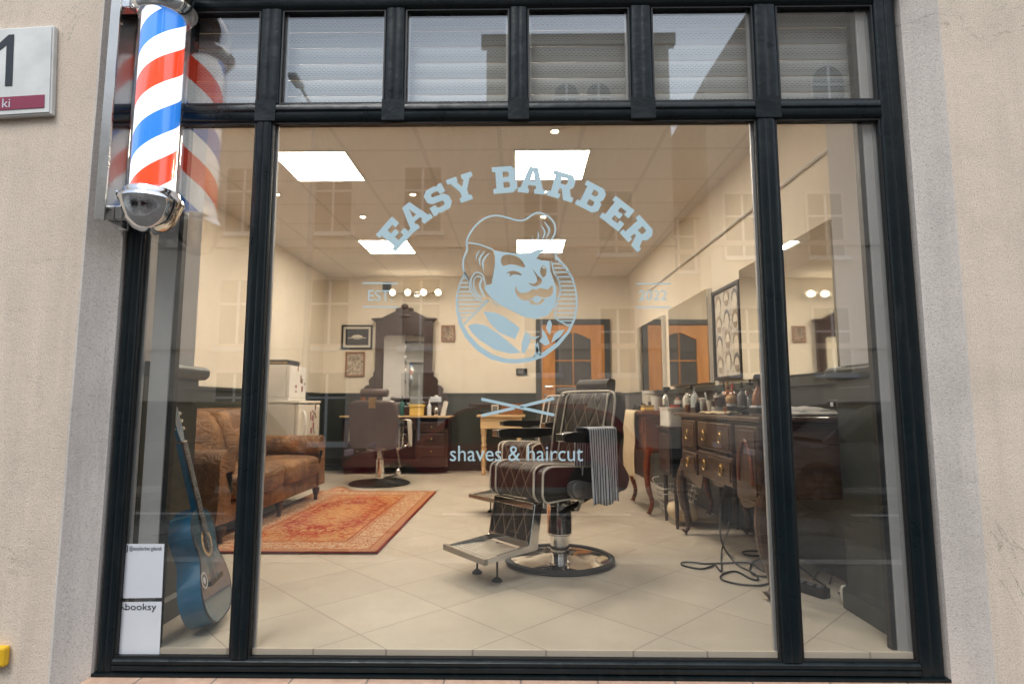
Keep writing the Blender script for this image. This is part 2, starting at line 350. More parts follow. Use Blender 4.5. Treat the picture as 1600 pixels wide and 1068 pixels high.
# ------------------------------------------------------------------ mesh helpers
class MB:
    def __init__(s): s.v = []; s.f = []
    def add(s, vs, fs, mt=None):
        k = len(s.v); s.v += [tuple(mt @ Vector(p)) if mt else tuple(p) for p in vs]; s.f += [tuple(i + k for i in f) for f in fs]; return s
    def box(s, a, b, mt=None):
        x0, x1 = sorted((a[0], b[0])); y0, y1 = sorted((a[1], b[1])); z0, z1 = sorted((a[2], b[2]))
        return s.add([(x0, y0, z0), (x1, y0, z0), (x1, y1, z0), (x0, y1, z0), (x0, y0, z1), (x1, y0, z1), (x1, y1, z1), (x0, y1, z1)],
                     [(0, 3, 2, 1), (4, 5, 6, 7), (0, 1, 5, 4), (1, 2, 6, 5), (2, 3, 7, 6), (3, 0, 4, 7)], mt)
    def lathe(s, prof, c=(0, 0, 0), n=24, axis='z', mt=None):
        vs = []; fs = []
        for r, h in prof:
            for i in range(n):
                a = 2 * math.pi * i / n; p = (r * math.cos(a), r * math.sin(a), h)
                if axis == 'x': p = (h, p[0], p[1])
                if axis == 'y': p = (p[0], h, p[1])
                vs.append((p[0] + c[0], p[1] + c[1], p[2] + c[2]))
        k = len(prof)
        for j in range(k - 1):
            for i in range(n):
                a, b = j * n + i, j * n + (i + 1) % n; fs.append((a, b, b + n, a + n))
        if prof[0][0] > 1e-5: fs.append(tuple(reversed(range(n))))
        if prof[-1][0] > 1e-5: fs.append(tuple(range((k - 1) * n, k * n)))
        return s.add(vs, fs, mt)
    def tube(s, pts, r, n=8, closed=False):
        pts = [Vector(p) for p in pts]; N = len(pts)
        rr = r if isinstance(r, (list, tuple)) else [r] * N
        vs = []; fs = []; up = None
        for i, p in enumerate(pts):
            if closed: d = pts[(i + 1) % N] - pts[i - 1]
            else: d = pts[min(i + 1, N - 1)] - pts[max(i - 1, 0)]
            d.normalize()
            if up is None:
                up = Vector((0, 0, 1)) if abs(d.z) < .9 else Vector((1, 0, 0))
            a = d.cross(up)
            if a.length < 1e-4: a = d.orthogonal()
            a.normalize(); b = a.cross(d).normalized(); up = b
            for k in range(n):
                t = 2 * math.pi * k / n; vs.append(p + a * math.cos(t) * rr[i] + b * math.sin(t) * rr[i])
        for i in range(N if closed else N - 1):
            for k in range(n):
                a0 = i * n + k; a1 = i * n + (k + 1) % n; j = ((i + 1) % N) * n
                fs.append((a0, a1, j + (k + 1) % n, j + k))
        if not closed: fs.append(tuple(reversed(range(n)))); fs.append(tuple(range((N - 1) * n, N * n)))
        return s.add(vs, fs)
    def prism(s, poly, a, b, plane='yz', holes=()):
        """poly: 2D points; extruded from a to b along the plane's normal"""
        loops = [list(poly)] + [list(h) for h in holes]
        tris = tessellate_polygon([[Vector((p[0], p[1], 0)) for p in l] for l in loops])
        flat = [p for l in loops for p in l]; n = len(flat)
        def P(p, h): return {'yz': (h, p[0], p[1]), 'xz': (p[0], h, p[1]), 'xy': (p[0], p[1], h)}[plane]
        vs = [P(p, a) for p in flat] + [P(p, b) for p in flat]
        fs = [tuple(t) for t in tris] + [tuple(i + n for i in reversed(t)) for t in tris]
        k = 0
        for l in loops:
            L = len(l)
            for i in range(L): fs.append((k + i, k + (i + 1) % L, n + k + (i + 1) % L, n + k + i))
            k += L
        return s.add(vs, fs)
    def ball(s, c, r, n=14, mt=None):
        rx, ry, rz = r if isinstance(r, (tuple, list)) else (r, r, r)
        vs = []; fs = []; h = n // 2
        for j in range(h + 1):
            t = math.pi * j / h
            for i in range(n):
                a = 2 * math.pi * i / n; vs.append((c[0] + rx * math.sin(t) * math.cos(a), c[1] + ry * math.sin(t) * math.sin(a), c[2] - rz * math.cos(t)))
        for j in range(h):
            for i in range(n): fs.append((j * n + i, j * n + (i + 1) % n, (j + 1) * n + (i + 1) % n, (j + 1) * n + i))
        return s.add(vs, fs, mt)
    def cushion(s, c, h, e=.35, n=18, wr=.012, seed=0):
        """puffy block, half sizes h"""
        vs = []; fs = []; hh = n // 2
        sg = lambda v, p: math.copysign(abs(v) ** p, v)
        for j in range(hh * 2 + 1):
            t = -math.pi / 2 + math.pi * j / (hh * 2)
            for i in range(n * 2):
                a = math.pi * i / n
                x = sg(math.cos(t), e) * sg(math.cos(a), e); y = sg(math.cos(t), e) * sg(math.sin(a), e); z = sg(math.sin(t), e * 1.4)
                p = Vector((c[0] + x * h[0], c[1] + y * h[1], c[2] + z * h[2]))
                q = noise.noise(p * 7 + Vector((seed, 0, 0))) * wr + noise.noise(p * 16) * wr * .5
                p += (p - Vector(c)).normalized() * q; vs.append(p)
        m2 = n * 2
        for j in range(hh * 2):
            for i in range(m2): fs.append((j * m2 + i, j * m2 + (i + 1) % m2, (j + 1) * m2 + (i + 1) % m2, (j + 1) * m2 + i))
        return s.add(vs, fs)
    def build(s, name, mat, parent=None, smooth=35, bevel=0, loc=None, rz=0):
        me = bpy.data.meshes.new(name); me.from_pydata([tuple(p) for p in s.v], [], s.f); me.update()
        import bmesh
        bm = bmesh.new(); bm.from_mesh(me); bmesh.ops.remove_doubles(bm, verts=bm.verts, dist=1e-6); bmesh.ops.recalc_face_normals(bm, faces=bm.faces); bm.to_mesh(me); bm.free()
        o = bpy.data.objects.new(name, me); C.objects.link(o)
        me.materials.append(m[mat] if isinstance(mat, str) else mat)
        if smooth:
            me.shade_smooth(); me.set_sharp_from_angle(angle=R(smooth))
        if bevel:
            bv = o.modifiers.new("bevel", 'BEVEL'); bv.width = bevel; bv.segments = 2; bv.limit_method = 'ANGLE'; bv.angle_limit = R(40)
        if parent: o.parent = parent
        if loc is not None: o.location = loc
        if rz: o.rotation_euler = (0, 0, rz)
        return o

def thing(name, label, cat, loc=(0, 0, 0), rz=0, group=None):
    o = bpy.data.objects.new(name, None); C.objects.link(o); o.location = loc; o.rotation_euler = (0, 0, rz); o.empty_display_size = .1
    return tag(o, label, cat, group)
def tag(o, label, cat, group=None):
    o['label'] = label; o['category'] = cat
    if group: o['group'] = group
    return o
def struct(o): o['kind'] = 'structure'; return o
def dup(root, loc=None, rz=None, label=None):
    r = root.copy(); C.objects.link(r)
    if loc is not None: r.location = loc
    if rz is not None: r.rotation_euler = (0, 0, rz)
    if label: r['label'] = label
    for ch in list(root.children):
        c = ch.copy(); C.objects.link(c); c.parent = r
        for g in list(ch.children):
            d = g.copy(); C.objects.link(d); d.parent = c
    return r
def cr(pts, k=6, closed=False):
    """catmull-rom through points of any dimension"""
    P = [Vector(p) for p in pts]; N = len(P); out = []
    for i in range(N if closed else N - 1):
        a, b, c, d = (P[(i - 1) % N], P[i], P[(i + 1) % N], P[(i + 2) % N]) if closed else (P[max(i - 1, 0)], P[i], P[i + 1], P[min(i + 2, N - 1)])
        for j in range(k):
            t = j / k
            out.append(.5 * ((2 * b) + (c - a) * t + (2 * a - 5 * b + 4 * c - d) * t * t + (3 * b - a - 3 * c + d) * t ** 3))
    if not closed: out.append(P[-1])
    return out
def rpoly(pts, r, n=4):
    out = []; N = len(pts)
    for i in range(N):
        p = Vector(pts[i]); a = Vector(pts[i - 1]) - p; b = Vector(pts[(i + 1) % N]) - p
        q = min(r, a.length * .45, b.length * .45); a = p + a.normalized() * q; b = p + b.normalized() * q
        for j in range(n + 1):
            t = j / n; out.append(tuple(a * (1 - t) ** 2 + p * 2 * t * (1 - t) + b * t * t))
    return out
def text_2d(s, res=4):
    cu = bpy.data.curves.new("text", 'FONT'); cu.body = s; cu.resolution_u = res; cu.fill_mode = 'FRONT'
    ob = bpy.data.objects.new("text", cu); C.objects.link(ob)
    dg = bpy.context.evaluated_depsgraph_get(); me = bpy.data.meshes.new_from_object(ob.evaluated_get(dg))
    vs = [v.co.copy() for v in me.vertices]; fs = [tuple(p.vertices) for p in me.polygons]
    bpy.data.objects.remove(ob); bpy.data.curves.remove(cu); bpy.data.meshes.remove(me)
    x0 = min(v.x for v in vs); x1 = max(v.x for v in vs); y0 = min(v.y for v in vs); y1 = max(v.y for v in vs)
    return [((v.x - x0) / (x1 - x0), (v.y - y0) / (y1 - y0)) for v in vs], fs

# ================================================================== THE BUILDING
GY = 2.40          # front plane of the window
WY = 2.300         # outer face of the facade
X0, X1 = -1.706, 1.672
wl = lambda y: 1.65 + .033 * (8.7 - y)      # right wall, slightly out of square
fac = thing("shop_building", "beige stucco ground floor facade around the barber shop window", "building", (0, WY, -.3))
b = MB()
XO0, XO1 = X0 - .10, X1 + .10
for a, c in (((-9, 0, -.15), (XO0, .24, 9)), ((XO1, 0, -.15), (9, .24, 9)), ((XO0, 0, 3.20), (XO1, .24, 9)), ((XO0, .0, -.15), (XO1, .20, .165))):
    b.box(a, c)
b.build("stucco_wall", 'stucco', fac, 0)
for sg, xf, xo in ((1, X0, XO0), (-1, X1, XO1)):
    wob = [(k * .16, .004 * noise.noise(Vector((k * .9, sg * 3, 0)))) for k in range(19)]
    vs = []; fs = []
    for z_, d_ in wob:
        for p in ((xo + .0015 * sg, -.004 + .3 * d_), (xo + sg * .012, -.007 + d_), (xf - sg * .012, .080 + d_), (xf, .088), (xf + sg * .001, .23), (xo + .0015 * sg, .23)): vs.append((p[0], p[1], .166 + z_ * 1.05))
    for j in range(len(wob) - 1):
        for i in range(6): fs.append((j * 6 + i, j * 6 + (i + 1) % 6, (j + 1) * 6 + (i + 1) % 6, (j + 1) * 6 + i))
    MB().add(vs, fs).build("window_reveal", 'reveal', fac, 30)
b = MB(); b.box((X0 - .004, -.05, .166), (X1 + .004, .200, .205)); b.build("window_sill", 'sill', fac, 0)
# interior shell
YB = 8.7; ZC = 2.93; XL = -3.0
s = MB().box((-3.2, 2.43, -.10), (2.2, 8.9, 0)).build("floor", 'floor', None, 0); struct(s)
s = MB().box((-3.2, 2.62, ZC), (2.2, 8.9, ZC + .1)).build("ceiling", 'ceil', None, 0); struct(s)
bw = struct(MB().box((-3.2, YB, 0), (2.2, YB + .15, ZC)).build("back_wall", 'wall', None, 0))
lw = struct(MB().box((XL - .15, 2.6, 0), (XL, YB, ZC)).build("left_wall", 'wall', None, 0))
rw = struct(MB().prism([(wl(2.9), 2.9), (wl(YB), YB), (wl(YB) + .3, YB), (wl(2.9) + .3, 2.9)], 0, ZC, 'xy').build("right_wall", 'wall', None, 0))
# wainscots with a moulded cap
WZ = 1.145
MB().box((XL + .0, YB - .025, 0), (.235, YB - .001, WZ - .03)).box((1.36, YB - .025, 0), (wl(YB), YB - .001, WZ - .03)).box((XL, YB - .045, WZ - .03), (.235, YB - .001, WZ)).box((1.36, YB - .045, WZ - .03), (wl(YB), YB - .001, WZ)).build("wainscot", 'green', bw, 0)
MB().box((XL + .001, 2.9, 0), (XL + .025, YB - .05, WZ - .03)).box((XL + .001, 2.9, WZ - .03), (XL + .05, YB - .05, WZ)).build("wainscot", 'green', lw, 0)
MB().prism([(wl(2.9) - .001, 2.9), (wl(YB) - .001, YB - .05), (wl(YB) - .025, YB - .05), (wl(2.9) - .025, 2.9)], 0, WZ - .05, 'xy').prism([(wl(2.9) - .001, 2.9), (wl(YB) - .001, YB - .05), (wl(YB) - .055, YB - .05), (wl(2.9) - .055, 2.9)], WZ - .05, WZ, 'xy').build("wainscot", 'green', rw, 0)
# piers just inside the window
cap = rpoly([(-.05, 0), (.035, 0), (.055, .018), (.055, .05), (.03, .065), (-.05, .065)], .01)
for sx, xa, y1, y2, nm in ((-1, -1.635, 2.46, 2.86, "left_pier_wall"), (1, 1.60, 2.52, 2.90, "right_pier_wall")):
    xo = xa + sx * (1.38 if sx < 0 else .38)
    p = struct(MB().box((xa, y1, 0), (xo, y2, ZC)).build(nm, 'pale', None, 0))
    q = MB()
    q.box((xa - sx * .018, y1, 0), (xa - sx * .001, y2 + .018, 1.10)).box((xa, y2 + .001, 0), (xo, y2 + .018, 1.10))
    prof = [(xa - sx * x_, 1.10 + z_) for x_, z_ in cap]
    q.prism(prof, y1, y2 + .05, 'xz')
    q.prism([(xa - sx * .001, 0), (xa - sx * .036, 0), (xa - sx * .036, .09), (xa - sx * .018, .105), (xa - sx * .001, .105)], y1, y2 + .036, 'xz')
    q.build("wainscot", 'green', p, 0, .002)
    MB().box((xa - sx * .03, y1 + .05, .99), (xa - sx * .018, y2 - .03, 1.06)).build("moulding", 'green', p, 0, .002)
# inner side wall fill behind the frame
s = struct(MB().box((-3.2, 2.50, 2.86), (2.2, 2.61, ZC + .1)).build("lintel", 'pale', None, 0))

# ---- the shop window
win = thing("shop_window", "wide shop window in a glossy blackish green frame", "window", (0, GY, 0))
ZT0, ZT1 = 2.215, 2.300      # transom
def profile_bar(b, a, c, vertical):
    """bar with a raised round-shouldered face so it catches light lines"""
    x0, z0, x1, z1 = a[0], a[1], c[0], c[1]
    if vertical:
        w_ = x1 - x0; pr = [(x0, .06), (x0, .012), (x0 + w_ * .06, .003), (x0 + w_ * .12, .0), (x0 + w_ * .30, -.002), (x0 + w_ * .44, -.0015), (x0 + w_ * .5, .0015), (x0 + w_ * .56, -.0015), (x0 + w_ * .70, -.002), (x0 + w_ * .88, 0), (x0 + w_ * .94, .003), (x1, .012), (x1, .06)]
        b.prism(pr, z0, z1, 'xy')
    else:
        h_ = z1 - z0; pr = [(.06, z0), (.012, z0), (.002, z0 + h_ * .06), (-.003, z0 + h_ * .14), (-.003, z0 + h_ * .42), (.004, z0 + h_ * .5), (.004, z0 + h_ * .54), (-.003, z0 + h_ * .62), (-.003, z0 + h_ * .84), (.002, z0 + h_ * .94), (.012, z1), (.06, z1)]
        b.prism([(p[0], p[1]) for p in pr], x0, x1, 'yz')
b = MB()
profile_bar(b, (X0 + .009, -.082), (X0 + .074, 2.84), True); profile_bar(b, (X1 - .107, -.082), (X1 - .009, 2.84), True)
b.build("side_frame", 'frame', win, 40)
b = MB(); profile_bar(b, (X0 + .074, -.082), (X1 - .107, -.030), False); b.box((X0 + .002, -.014, -.094), (X1 - .002, .055, -.0825)); b.build("bottom_frame", 'frame', win, 40)
b = MB(); profile_bar(b, (X0 + .074, 2.745), (X1 - .107, 2.84), False); b.build("top_frame", 'frame', win, 40)
b = MB(); profile_bar(b, (X0 + .074, ZT0), (X1 - .107, ZT1), False); b.build("transom", 'frame', win, 40)
for xa, xb in ((-1.163, -1.092), (1.030, 1.112)):
    b = MB(); profile_bar(b, (xa, -.030), (xb, ZT0), True); b.build("mullion", 'frame', win, 40)
ups = [(-1.167, -1.068), (-.602, -.512), (-.047, .035), (.489, .587), (1.036, 1.138)]
for xa, xb in ups:
    b = MB(); profile_bar(b, (xa, ZT1), (xb, 2.745), True)
    b.build("glazing_bar", 'frame', win, 40)
def pane(x0, z0, x1, z1):
    MB().box((x0 - .006, .030, z0 - .006), (x1 + .006, .036, z1 + .006)).build("glass_pane", 'glass', win, 0)
    g = MB(); e = .007
    for a, c in (((x0, .010, z0), (x0 + e, .030, z1)), ((x1 - e, .010, z0), (x1, .030, z1)), ((x0 + e, .010, z0), (x1 - e, .030, z0 + e)), ((x0 + e, .010, z1 - e), (x1 - e, .030, z1))): g.box(a, c)
    g.build("gasket", 'gasket', win, 0)
    g = MB(); e2 = .016      # pale spacer bar seen inside the double glazing
    for a, c in (((x0, .037, z0), (x0 + e2, .052, z1)), ((x1 - e2, .037, z0), (x1, .052, z1)), ((x0 + e2, .037, z0), (x1 - e2, .052, z0 + e2))): g.box(a, c)
    g.build("spacer_bar", 'alu', win, 0)
fl, fr_ = X0 + .074, X1 - .107
pane(fl, -.030, -1.163, ZT0); pane(-1.092, -.030, 1.030, ZT0); pane(1.112, -.030, fr_, ZT0)
xs = [fl] + [v for u in ups for v in u] + [fr_]
for i in range(0, len(xs), 2): pane(xs[i], ZT1, xs[i + 1], 2.745)
# tape marks at the joints
for cx_, w_ in ((-1.122, .046), (-.557, .05), (-.006, .046), (.538, .054), (1.080, .055)):
    MB().box((cx_ - w_, -.0048, ZT0 + .002), (cx_ + w_, -.0035, ZT1 + .012)).build("joint_tape", 'frame', win, 0)
# guide rails and perforated roller shutter just behind the glass
sh = thing("roller_shutter", "perforated pale metal roller shutter rolled down behind the top panes", "shutter", (0, 2.50, 2.29))
b = MB()
for k in range(6):
    z0 = .02 + k * .078
    b.prism(rpoly([(0, z0), (.012, z0 + .004), (.012, z0 + .07), (0, z0 + .076), (-.0022, z0 + .04)], .003, 2), -1.60, 1.57, 'yz')
b.build("slats", 'perf', sh, 30)
MB().box((-1.60, -.012, -.035), (1.57, .016, .018)).build("bottom_bar", 'alu', sh, 0, .003)
MB().box((-1.62, -.05, .50), (1.59, .10, .62)).build("shutter_box", 'pale', sh, 0)
for nm, xa, sg in (("l", -1.59, 1), ("r", 1.475, -1)):
    b = MB(); b.box((xa if sg > 0 else xa + .035, -.055, -2.30), (xa + .085 if sg > 0 else xa + .12, -.025, .50))
    b.build("guide_rail", 'alu', sh, 0, .004)
    xr = xa + .086 if sg > 0 else xa + .014
    MB().box((xr, -.05, -2.30), (xr + .020, -.02, .5)).build("rail_seal", 'gasket', sh, 0)

# ---- writing and emblem on the glass
LY = GY + .028
def onglass(polys):
    """polys: list of (outer, holes) in photograph pixels, laid on the pane as a 1 mm vinyl sheet"""
    b = MB()
    for outer, holes in polys:
        f = lambda P: [(lambda v: (v.x, v.z))(fy(p[0], p[1], LY)) for p in P]
        b.prism(f(outer), LY - .0008, LY, 'xz', [f(h) for h in holes])
    return b
def stroke(pts, wd, k=5, curve=True):
    P = cr([(*p, 0) for p in pts], k) if curve and len(pts) > 2 else [Vector((*p, 0)) for p in pts]
    L = []; Rr = []; N = len(P)
    for i, p in enumerate(P):
        d = (P[min(i + 1, N - 1)] - P[max(i - 1, 0)]).normalized(); n_ = Vector((-d.y, d.x, 0))
        ww = .5 * (wd[0] + (wd[1] - wd[0]) * math.sin(math.pi * i / (N - 1))) if isinstance(wd, tuple) else .5 * wd
        L.append(p + n_ * ww); Rr.append(p - n_ * ww)
    return [(p.x, p.y) for p in L + Rr[::-1]]
GL = {
 'E': (.92, [(0,0),(.92,0),(.92,.37),(.7,.37),(.7,.22),(.42,.22),(.42,.4),(.66,.4),(.66,.6),(.42,.6),(.42,.78),(.7,.78),(.7,.63),(.92,.63),(.92,1),(0,1),(0,.8),(.12,.8),(.12,.2),(0,.2)], []),
 'A': (1.05, [(0,0),(.42,0),(.42,.18),(.36,.18),(.39,.3),(.66,.3),(.69,.18),(.63,.18),(.63,0),(1.05,0),(1.05,.18),(.96,.18),(.70,1),(.35,1),(.09,.18),(0,.18)], [[(.44,.47),(.61,.47),(.525,.8)]]),
 'S': (.88, [(0,0),(.18,0),(.2,.06),(.3,0),(.7,0),(.88,.18),(.88,.45),(.72,.6),(.3,.66),(.28,.7),(.28,.76),(.34,.8),(.52,.8),(.6,.74),(.6,.64),(.84,.64),(.84,1),(.68,1),(.64,.94),(.54,1),(.2,1),(.02,.84),(.02,.58),(.16,.44),(.58,.38),(.6,.34),(.6,.26),(.54,.2),(.36,.2),(.26,.26),(.26,.36),(0,.36)], []),
 'Y': (1.02, [(.27,0),(.75,0),(.75,.19),(.65,.19),(.65,.4),(.9,.81),(1.02,.81),(1.02,1),(.6,1),(.6,.81),(.66,.81),(.51,.56),(.36,.81),(.42,.81),(.42,1),(0,1),(0,.81),(.12,.81),(.37,.4),(.37,.19),(.27,.19)], []),
 'B': (.92, [(0,0),(.74,0),(.92,.16),(.92,.42),(.82,.51),(.9,.6),(.9,.84),(.74,1),(0,1),(0,.81),(.12,.81),(.12,.19),(0,.19)], [[(.4,.2),(.6,.2),(.64,.25),(.64,.36),(.6,.41),(.4,.41)],[(.4,.6),(.58,.6),(.62,.64),(.62,.75),(.58,.8),(.4,.8)]]),
 'R': (1.02, [(0,0),(.5,0),(.5,.19),(.4,.19),(.4,.38),(.5,.38),(.66,0),(1.02,0),(1.02,.19),(.92,.19),(.8,.44),(.92,.56),(.92,.84),(.76,1),(0,1),(0,.81),(.12,.81),(.12,.19),(0,.19)], [[(.4,.57),(.6,.57),(.64,.62),(.64,.74),(.6,.8),(.4,.8)]]),
}
polys = []
for ch, deg in (('E', -48.3), ('A', -38.6), ('S', -28.6), ('Y', -19.1), ('B', -4.1), ('A', 5.6), ('R', 16.4), ('B', 27.2), ('E', 37.7), ('R', 47.9)):
    wd, o_, hs_ = GL[ch]; a = R(deg)
    def tp(p):
        u = (p[0] - wd / 2) * 41; r_ = 236 + p[1] * 41.5
        return (807 + r_ * math.sin(a) + u * math.cos(a), 537 - r_ * math.cos(a) + u * math.sin(a))
    polys.append(([tp(p) for p in o_], [[tp(p) for p in h] for h in hs_]))
t = thing("shop_name_lettering", "pale blue slab letters reading EASY BARBER in an arch on the glass", "lettering")
onglass(polys[:4]).build("word", 'vinyl', t, 0); onglass(polys[4:]).build("word", 'vinyl', t, 0)
K = lambda P: [(700 + p[0] / 4.109, 320 + p[1] / 4.109) for p in P]
KC = lambda P: [(v.x, v.y) for v in cr([(*q, 0) for q in K(P)], 4, True)]
S = lambda P, wd: (stroke(K(P), (tuple(x / 4.109 for x in wd) if isinstance(wd, tuple) else wd / 4.109)), [])
em = []
ringo = [(108,425),(70,510),(50,590),(50,670),(70,770),(110,850),(180,930),(270,990),(360,1013),(440,1018),(530,1005),(620,975),(710,905),(780,820),(820,730),(834,640),(828,560),(805,470),(765,400),(703,332),(700,352),(755,410),(795,480),(816,560),(822,640),(806,730),(765,810),(700,880),(610,945),(525,978),(440,990),(365,984),(285,958),(205,905),(138,835),(95,765),(66,670),(62,590),(80,510),(114,436)]
em.append((K(ringo), []))
for y_, a_, b_ in ((470,92,120),(500,80,127),(528,70,132),(556,62,142),(584,60,158),(610,60,190),(638,60,232),(666,64,205),(694,70,175),(722,82,142)): em.append((K([(a_, y_-4), (b_, y_-4), (b_, y_+4), (a_, y_+4)]), []))
for y_, a_, b_ in ((378,672,735),(405,680,755),(432,686,778),(462,696,792),(492,710,806),(520,716,812),(548,718,818),(576,716,820),(604,708,822),(634,700,823),(664,692,822),(694,690,816),(722,692,808),(744,718,800),(768,760,790)): em.append((K([(a_, y_-4), (b_, y_-4), (b_, y_+4), (a_, y_+4)]), []))
for P, wd in (
    ([(118,242),(135,195),(180,130),(240,85),(310,69),(380,82),(440,99),(490,97),(540,66),(580,51),(640,72),(680,115),(688,170),(670,215),(640,250),(655,288),(685,302),(695,355)], 11),
    ([(118,242),(122,290),(102,340),(97,400),(112,445),(135,490)], 11), ([(118,242),(200,254),(290,288)], 9),
    ([(112,440),(136,490),(142,545),(175,592),(215,618),(262,612)], 8), ([(262,612),(180,690),(100,770)], 10),
    ([(240,520),(222,450),(180,435),(150,470),(150,520),(175,572),(215,602)], 8), ([(222,480),(200,458),(172,472),(164,510),(182,560),(214,592)], 7), ([(215,480),(205,520),(220,560),(232,590)], 12),
    ([(210,285),(185,320),(183,355)], (1, 8)), ([(240,295),(205,340),(205,392)], (1, 11)), ([(267,308),(225,360),(230,428)], (1, 12)),
    ([(545,195),(538,240),(517,277)], (1, 8)), ([(575,165),(580,210),(555,258)], (1, 9)), ([(598,130),(622,180),(592,245)], (1, 10)), ([(614,105),(650,160),(625,225)], (1, 12)),
    ([(665,362),(680,430),(712,490),(720,560),(700,620),(688,680),(690,725),(740,758),(785,785)], 9),
    ([(510,820),(540,856),(587,842)], (2, 14)), ([(270,600),(300,635),(335,655)], (1, 6)), ([(558,880),(575,940),(600,965)], (3, 20)), ([(575,880),(572,935),(545,980)], (2, 18))):
    em.append(S(P, wd))
face = [(288,290),(350,303),(440,313),(520,308),(575,285),(605,282),(622,295),(592,312),(566,345),(600,356),(652,360),(656,420),(680,490),(696,535),(694,600),(686,650),(640,710),(560,732),(490,720),(400,675),(330,640),(270,590),(235,540),(240,516),(280,510),(292,440),(302,380),(302,330)]
hol = [
 KC([(340,355),(352,327),(400,320),(450,335),(482,368),(492,402),(440,388),(400,382),(360,392),(344,380)]),
 KC([(374,437),(410,423),(450,430),(474,452),(440,447),(412,450),(388,468),(400,443)]),
 KC([(436,520),(446,550),(474,566),(512,560),(545,540),(568,545),(590,532),(640,542),(668,515),(675,560),(650,590),(610,597),(568,582),(530,608),(480,611),(446,585),(431,550)]),
 KC([(518,618),(545,610),(556,626),(572,630),(590,620),(600,604),(618,606),(605,630),(570,642),(535,635)]),
 KC([(612,389),(626,400),(633,427),(626,455),(612,465),(599,455),(592,427),(598,400)]),
 KC([(518,500),(550,506),(572,485),(562,450),(545,412),(575,452),(600,474),(600,500),(572,521),(538,519)])]
em.append((K(face), hol))
em.append((KC([(613,392),(621,400),(613,410),(606,400)]), []))
for P in ([(225,683),(300,690),(360,715),(462,790),(432,863),(330,820),(270,760)], [(130,775),(170,760),(240,772),(330,830),(420,905),(468,948),(400,955),(300,930),(200,865),(150,815)],
          [(500,805),(530,875),(490,957),(472,945),(474,880)], [(655,735),(668,765),(655,835),(629,790),(640,750)], [(662,884),(680,830),(710,806),(750,800),(720,845),(690,868)], [(585,876),(606,845),(602,790),(632,835),(655,890),(625,903)]):
    em.append((K(P), []))
tag(onglass(em).build("barber_emblem", 'vinyl', None, 0), "pale blue round emblem of a winking moustached barber on the glass", "emblem")
def text_px(s, x0, y0, x1, y1, extra=()):
    vs, fs = text_2d(s); b = MB()
    b.add([fy(x0 + u * (x1 - x0), y1 - v * (y1 - y0), LY - .0008) for u, v in vs], fs)
    o = onglass([(q, []) for q in extra]); o.add(b.v, b.f); return o
tag(text_px("EST.", 575, 453, 613, 470, [[(566, 441), (622, 442), (622, 444), (566, 443)], [(566, 478), (622, 479), (622, 481), (566, 480)]]).build("lettering", 'vinyl', None, 0), "small pale blue EST. between two thin lines on the glass", "lettering")
tag(text_px("2022", 998, 453, 1042, 469, [[(994, 442), (1048, 442), (1048, 444), (994, 444)], [(994, 479), (1048, 479), (1048, 481), (994, 481)]]).build("lettering", 'vinyl', None, 0), "small pale blue 2022 between two thin lines on the glass", "lettering")
tag(text_px("shaves & haircut", 703, 696, 911, 720).build("lettering", 'vinyl', None, 0), "pale blue words shaves & haircut low on the middle pane", "lettering")
tag(onglass([(stroke([(752, 623), (866, 648)], 4.6, curve=False), []), (stroke([(752, 649), (804, 637)], 4.6, curve=False), []), (stroke([(813, 635), (866, 622)], 4.6, curve=False), [])]).build("crossed_lines", 'vinyl', None, 0), "pale blue crossed strokes above the words shaves & haircut", "decal")
# stickers in the lower left corner
def sticker(q, label):
    t = thing("sticker", label, "sticker", (0, 0, 0)); onglass([(q, [])]).build("paper", 'sticker', t, 0); return t
t = sticker([(188, 849), (257, 849), (253, 933), (182, 934)], "upper white square sticker with an account name in the bottom left pane")
vs, fs = text_2d("@easybarber.gdansk"); b = MB(); b.add([fy(202 + u * 51, 861 - v * 8.5, LY - .0022) for u, v in vs], fs)
b.build("handle_text", 'ink', t, 0)
b = MB()
ic = rpoly([(190.5, 851), (200.5, 851), (200, 862), (190, 862)], 2.4, 3); ih = rpoly([(191.7, 852.2), (199.5, 852.2), (199, 860.8), (191.2, 860.8)], 1.8, 3)
f2 = lambda P: [(lambda v: (v.x, v.z))(fy(p[0], p[1], LY)) for p in P]
b.prism(f2(ic), LY - .0022, LY - .0016, 'xz', [f2(ih)])
cc = [(195.4 + 2.6 * math.cos(a * math.pi / 8), 856.5 + 2.6 * math.sin(a * math.pi / 8)) for a in range(16)]; ci = [(195.4 + 1.7 * math.cos(a * math.pi / 8), 856.5 + 1.7 * math.sin(a * math.pi / 8)) for a in range(16)]
b.prism(f2(cc), LY - .0022, LY - .0016, 'xz', [f2(ci)]); b.build("camera_icon", 'ink', t, 0)
t = sticker([(181, 940), (253, 939), (249, 1026), (177, 1027)], "lower white square sticker headed booksy in the bottom left pane")
vs, fs = text_2d("booksy"); b = MB(); b.add([fy(196 + u * 48, 955.5 - v * 13.5, LY - .0022) for u, v in vs], fs)
sk = f2(stroke([(189, 950), (192, 948), (195, 951), (198, 951)], 1.2)); b.prism(sk, LY - .0022, LY - .0016, 'xz'); b.build("heading_text", 'ink', t, 0)

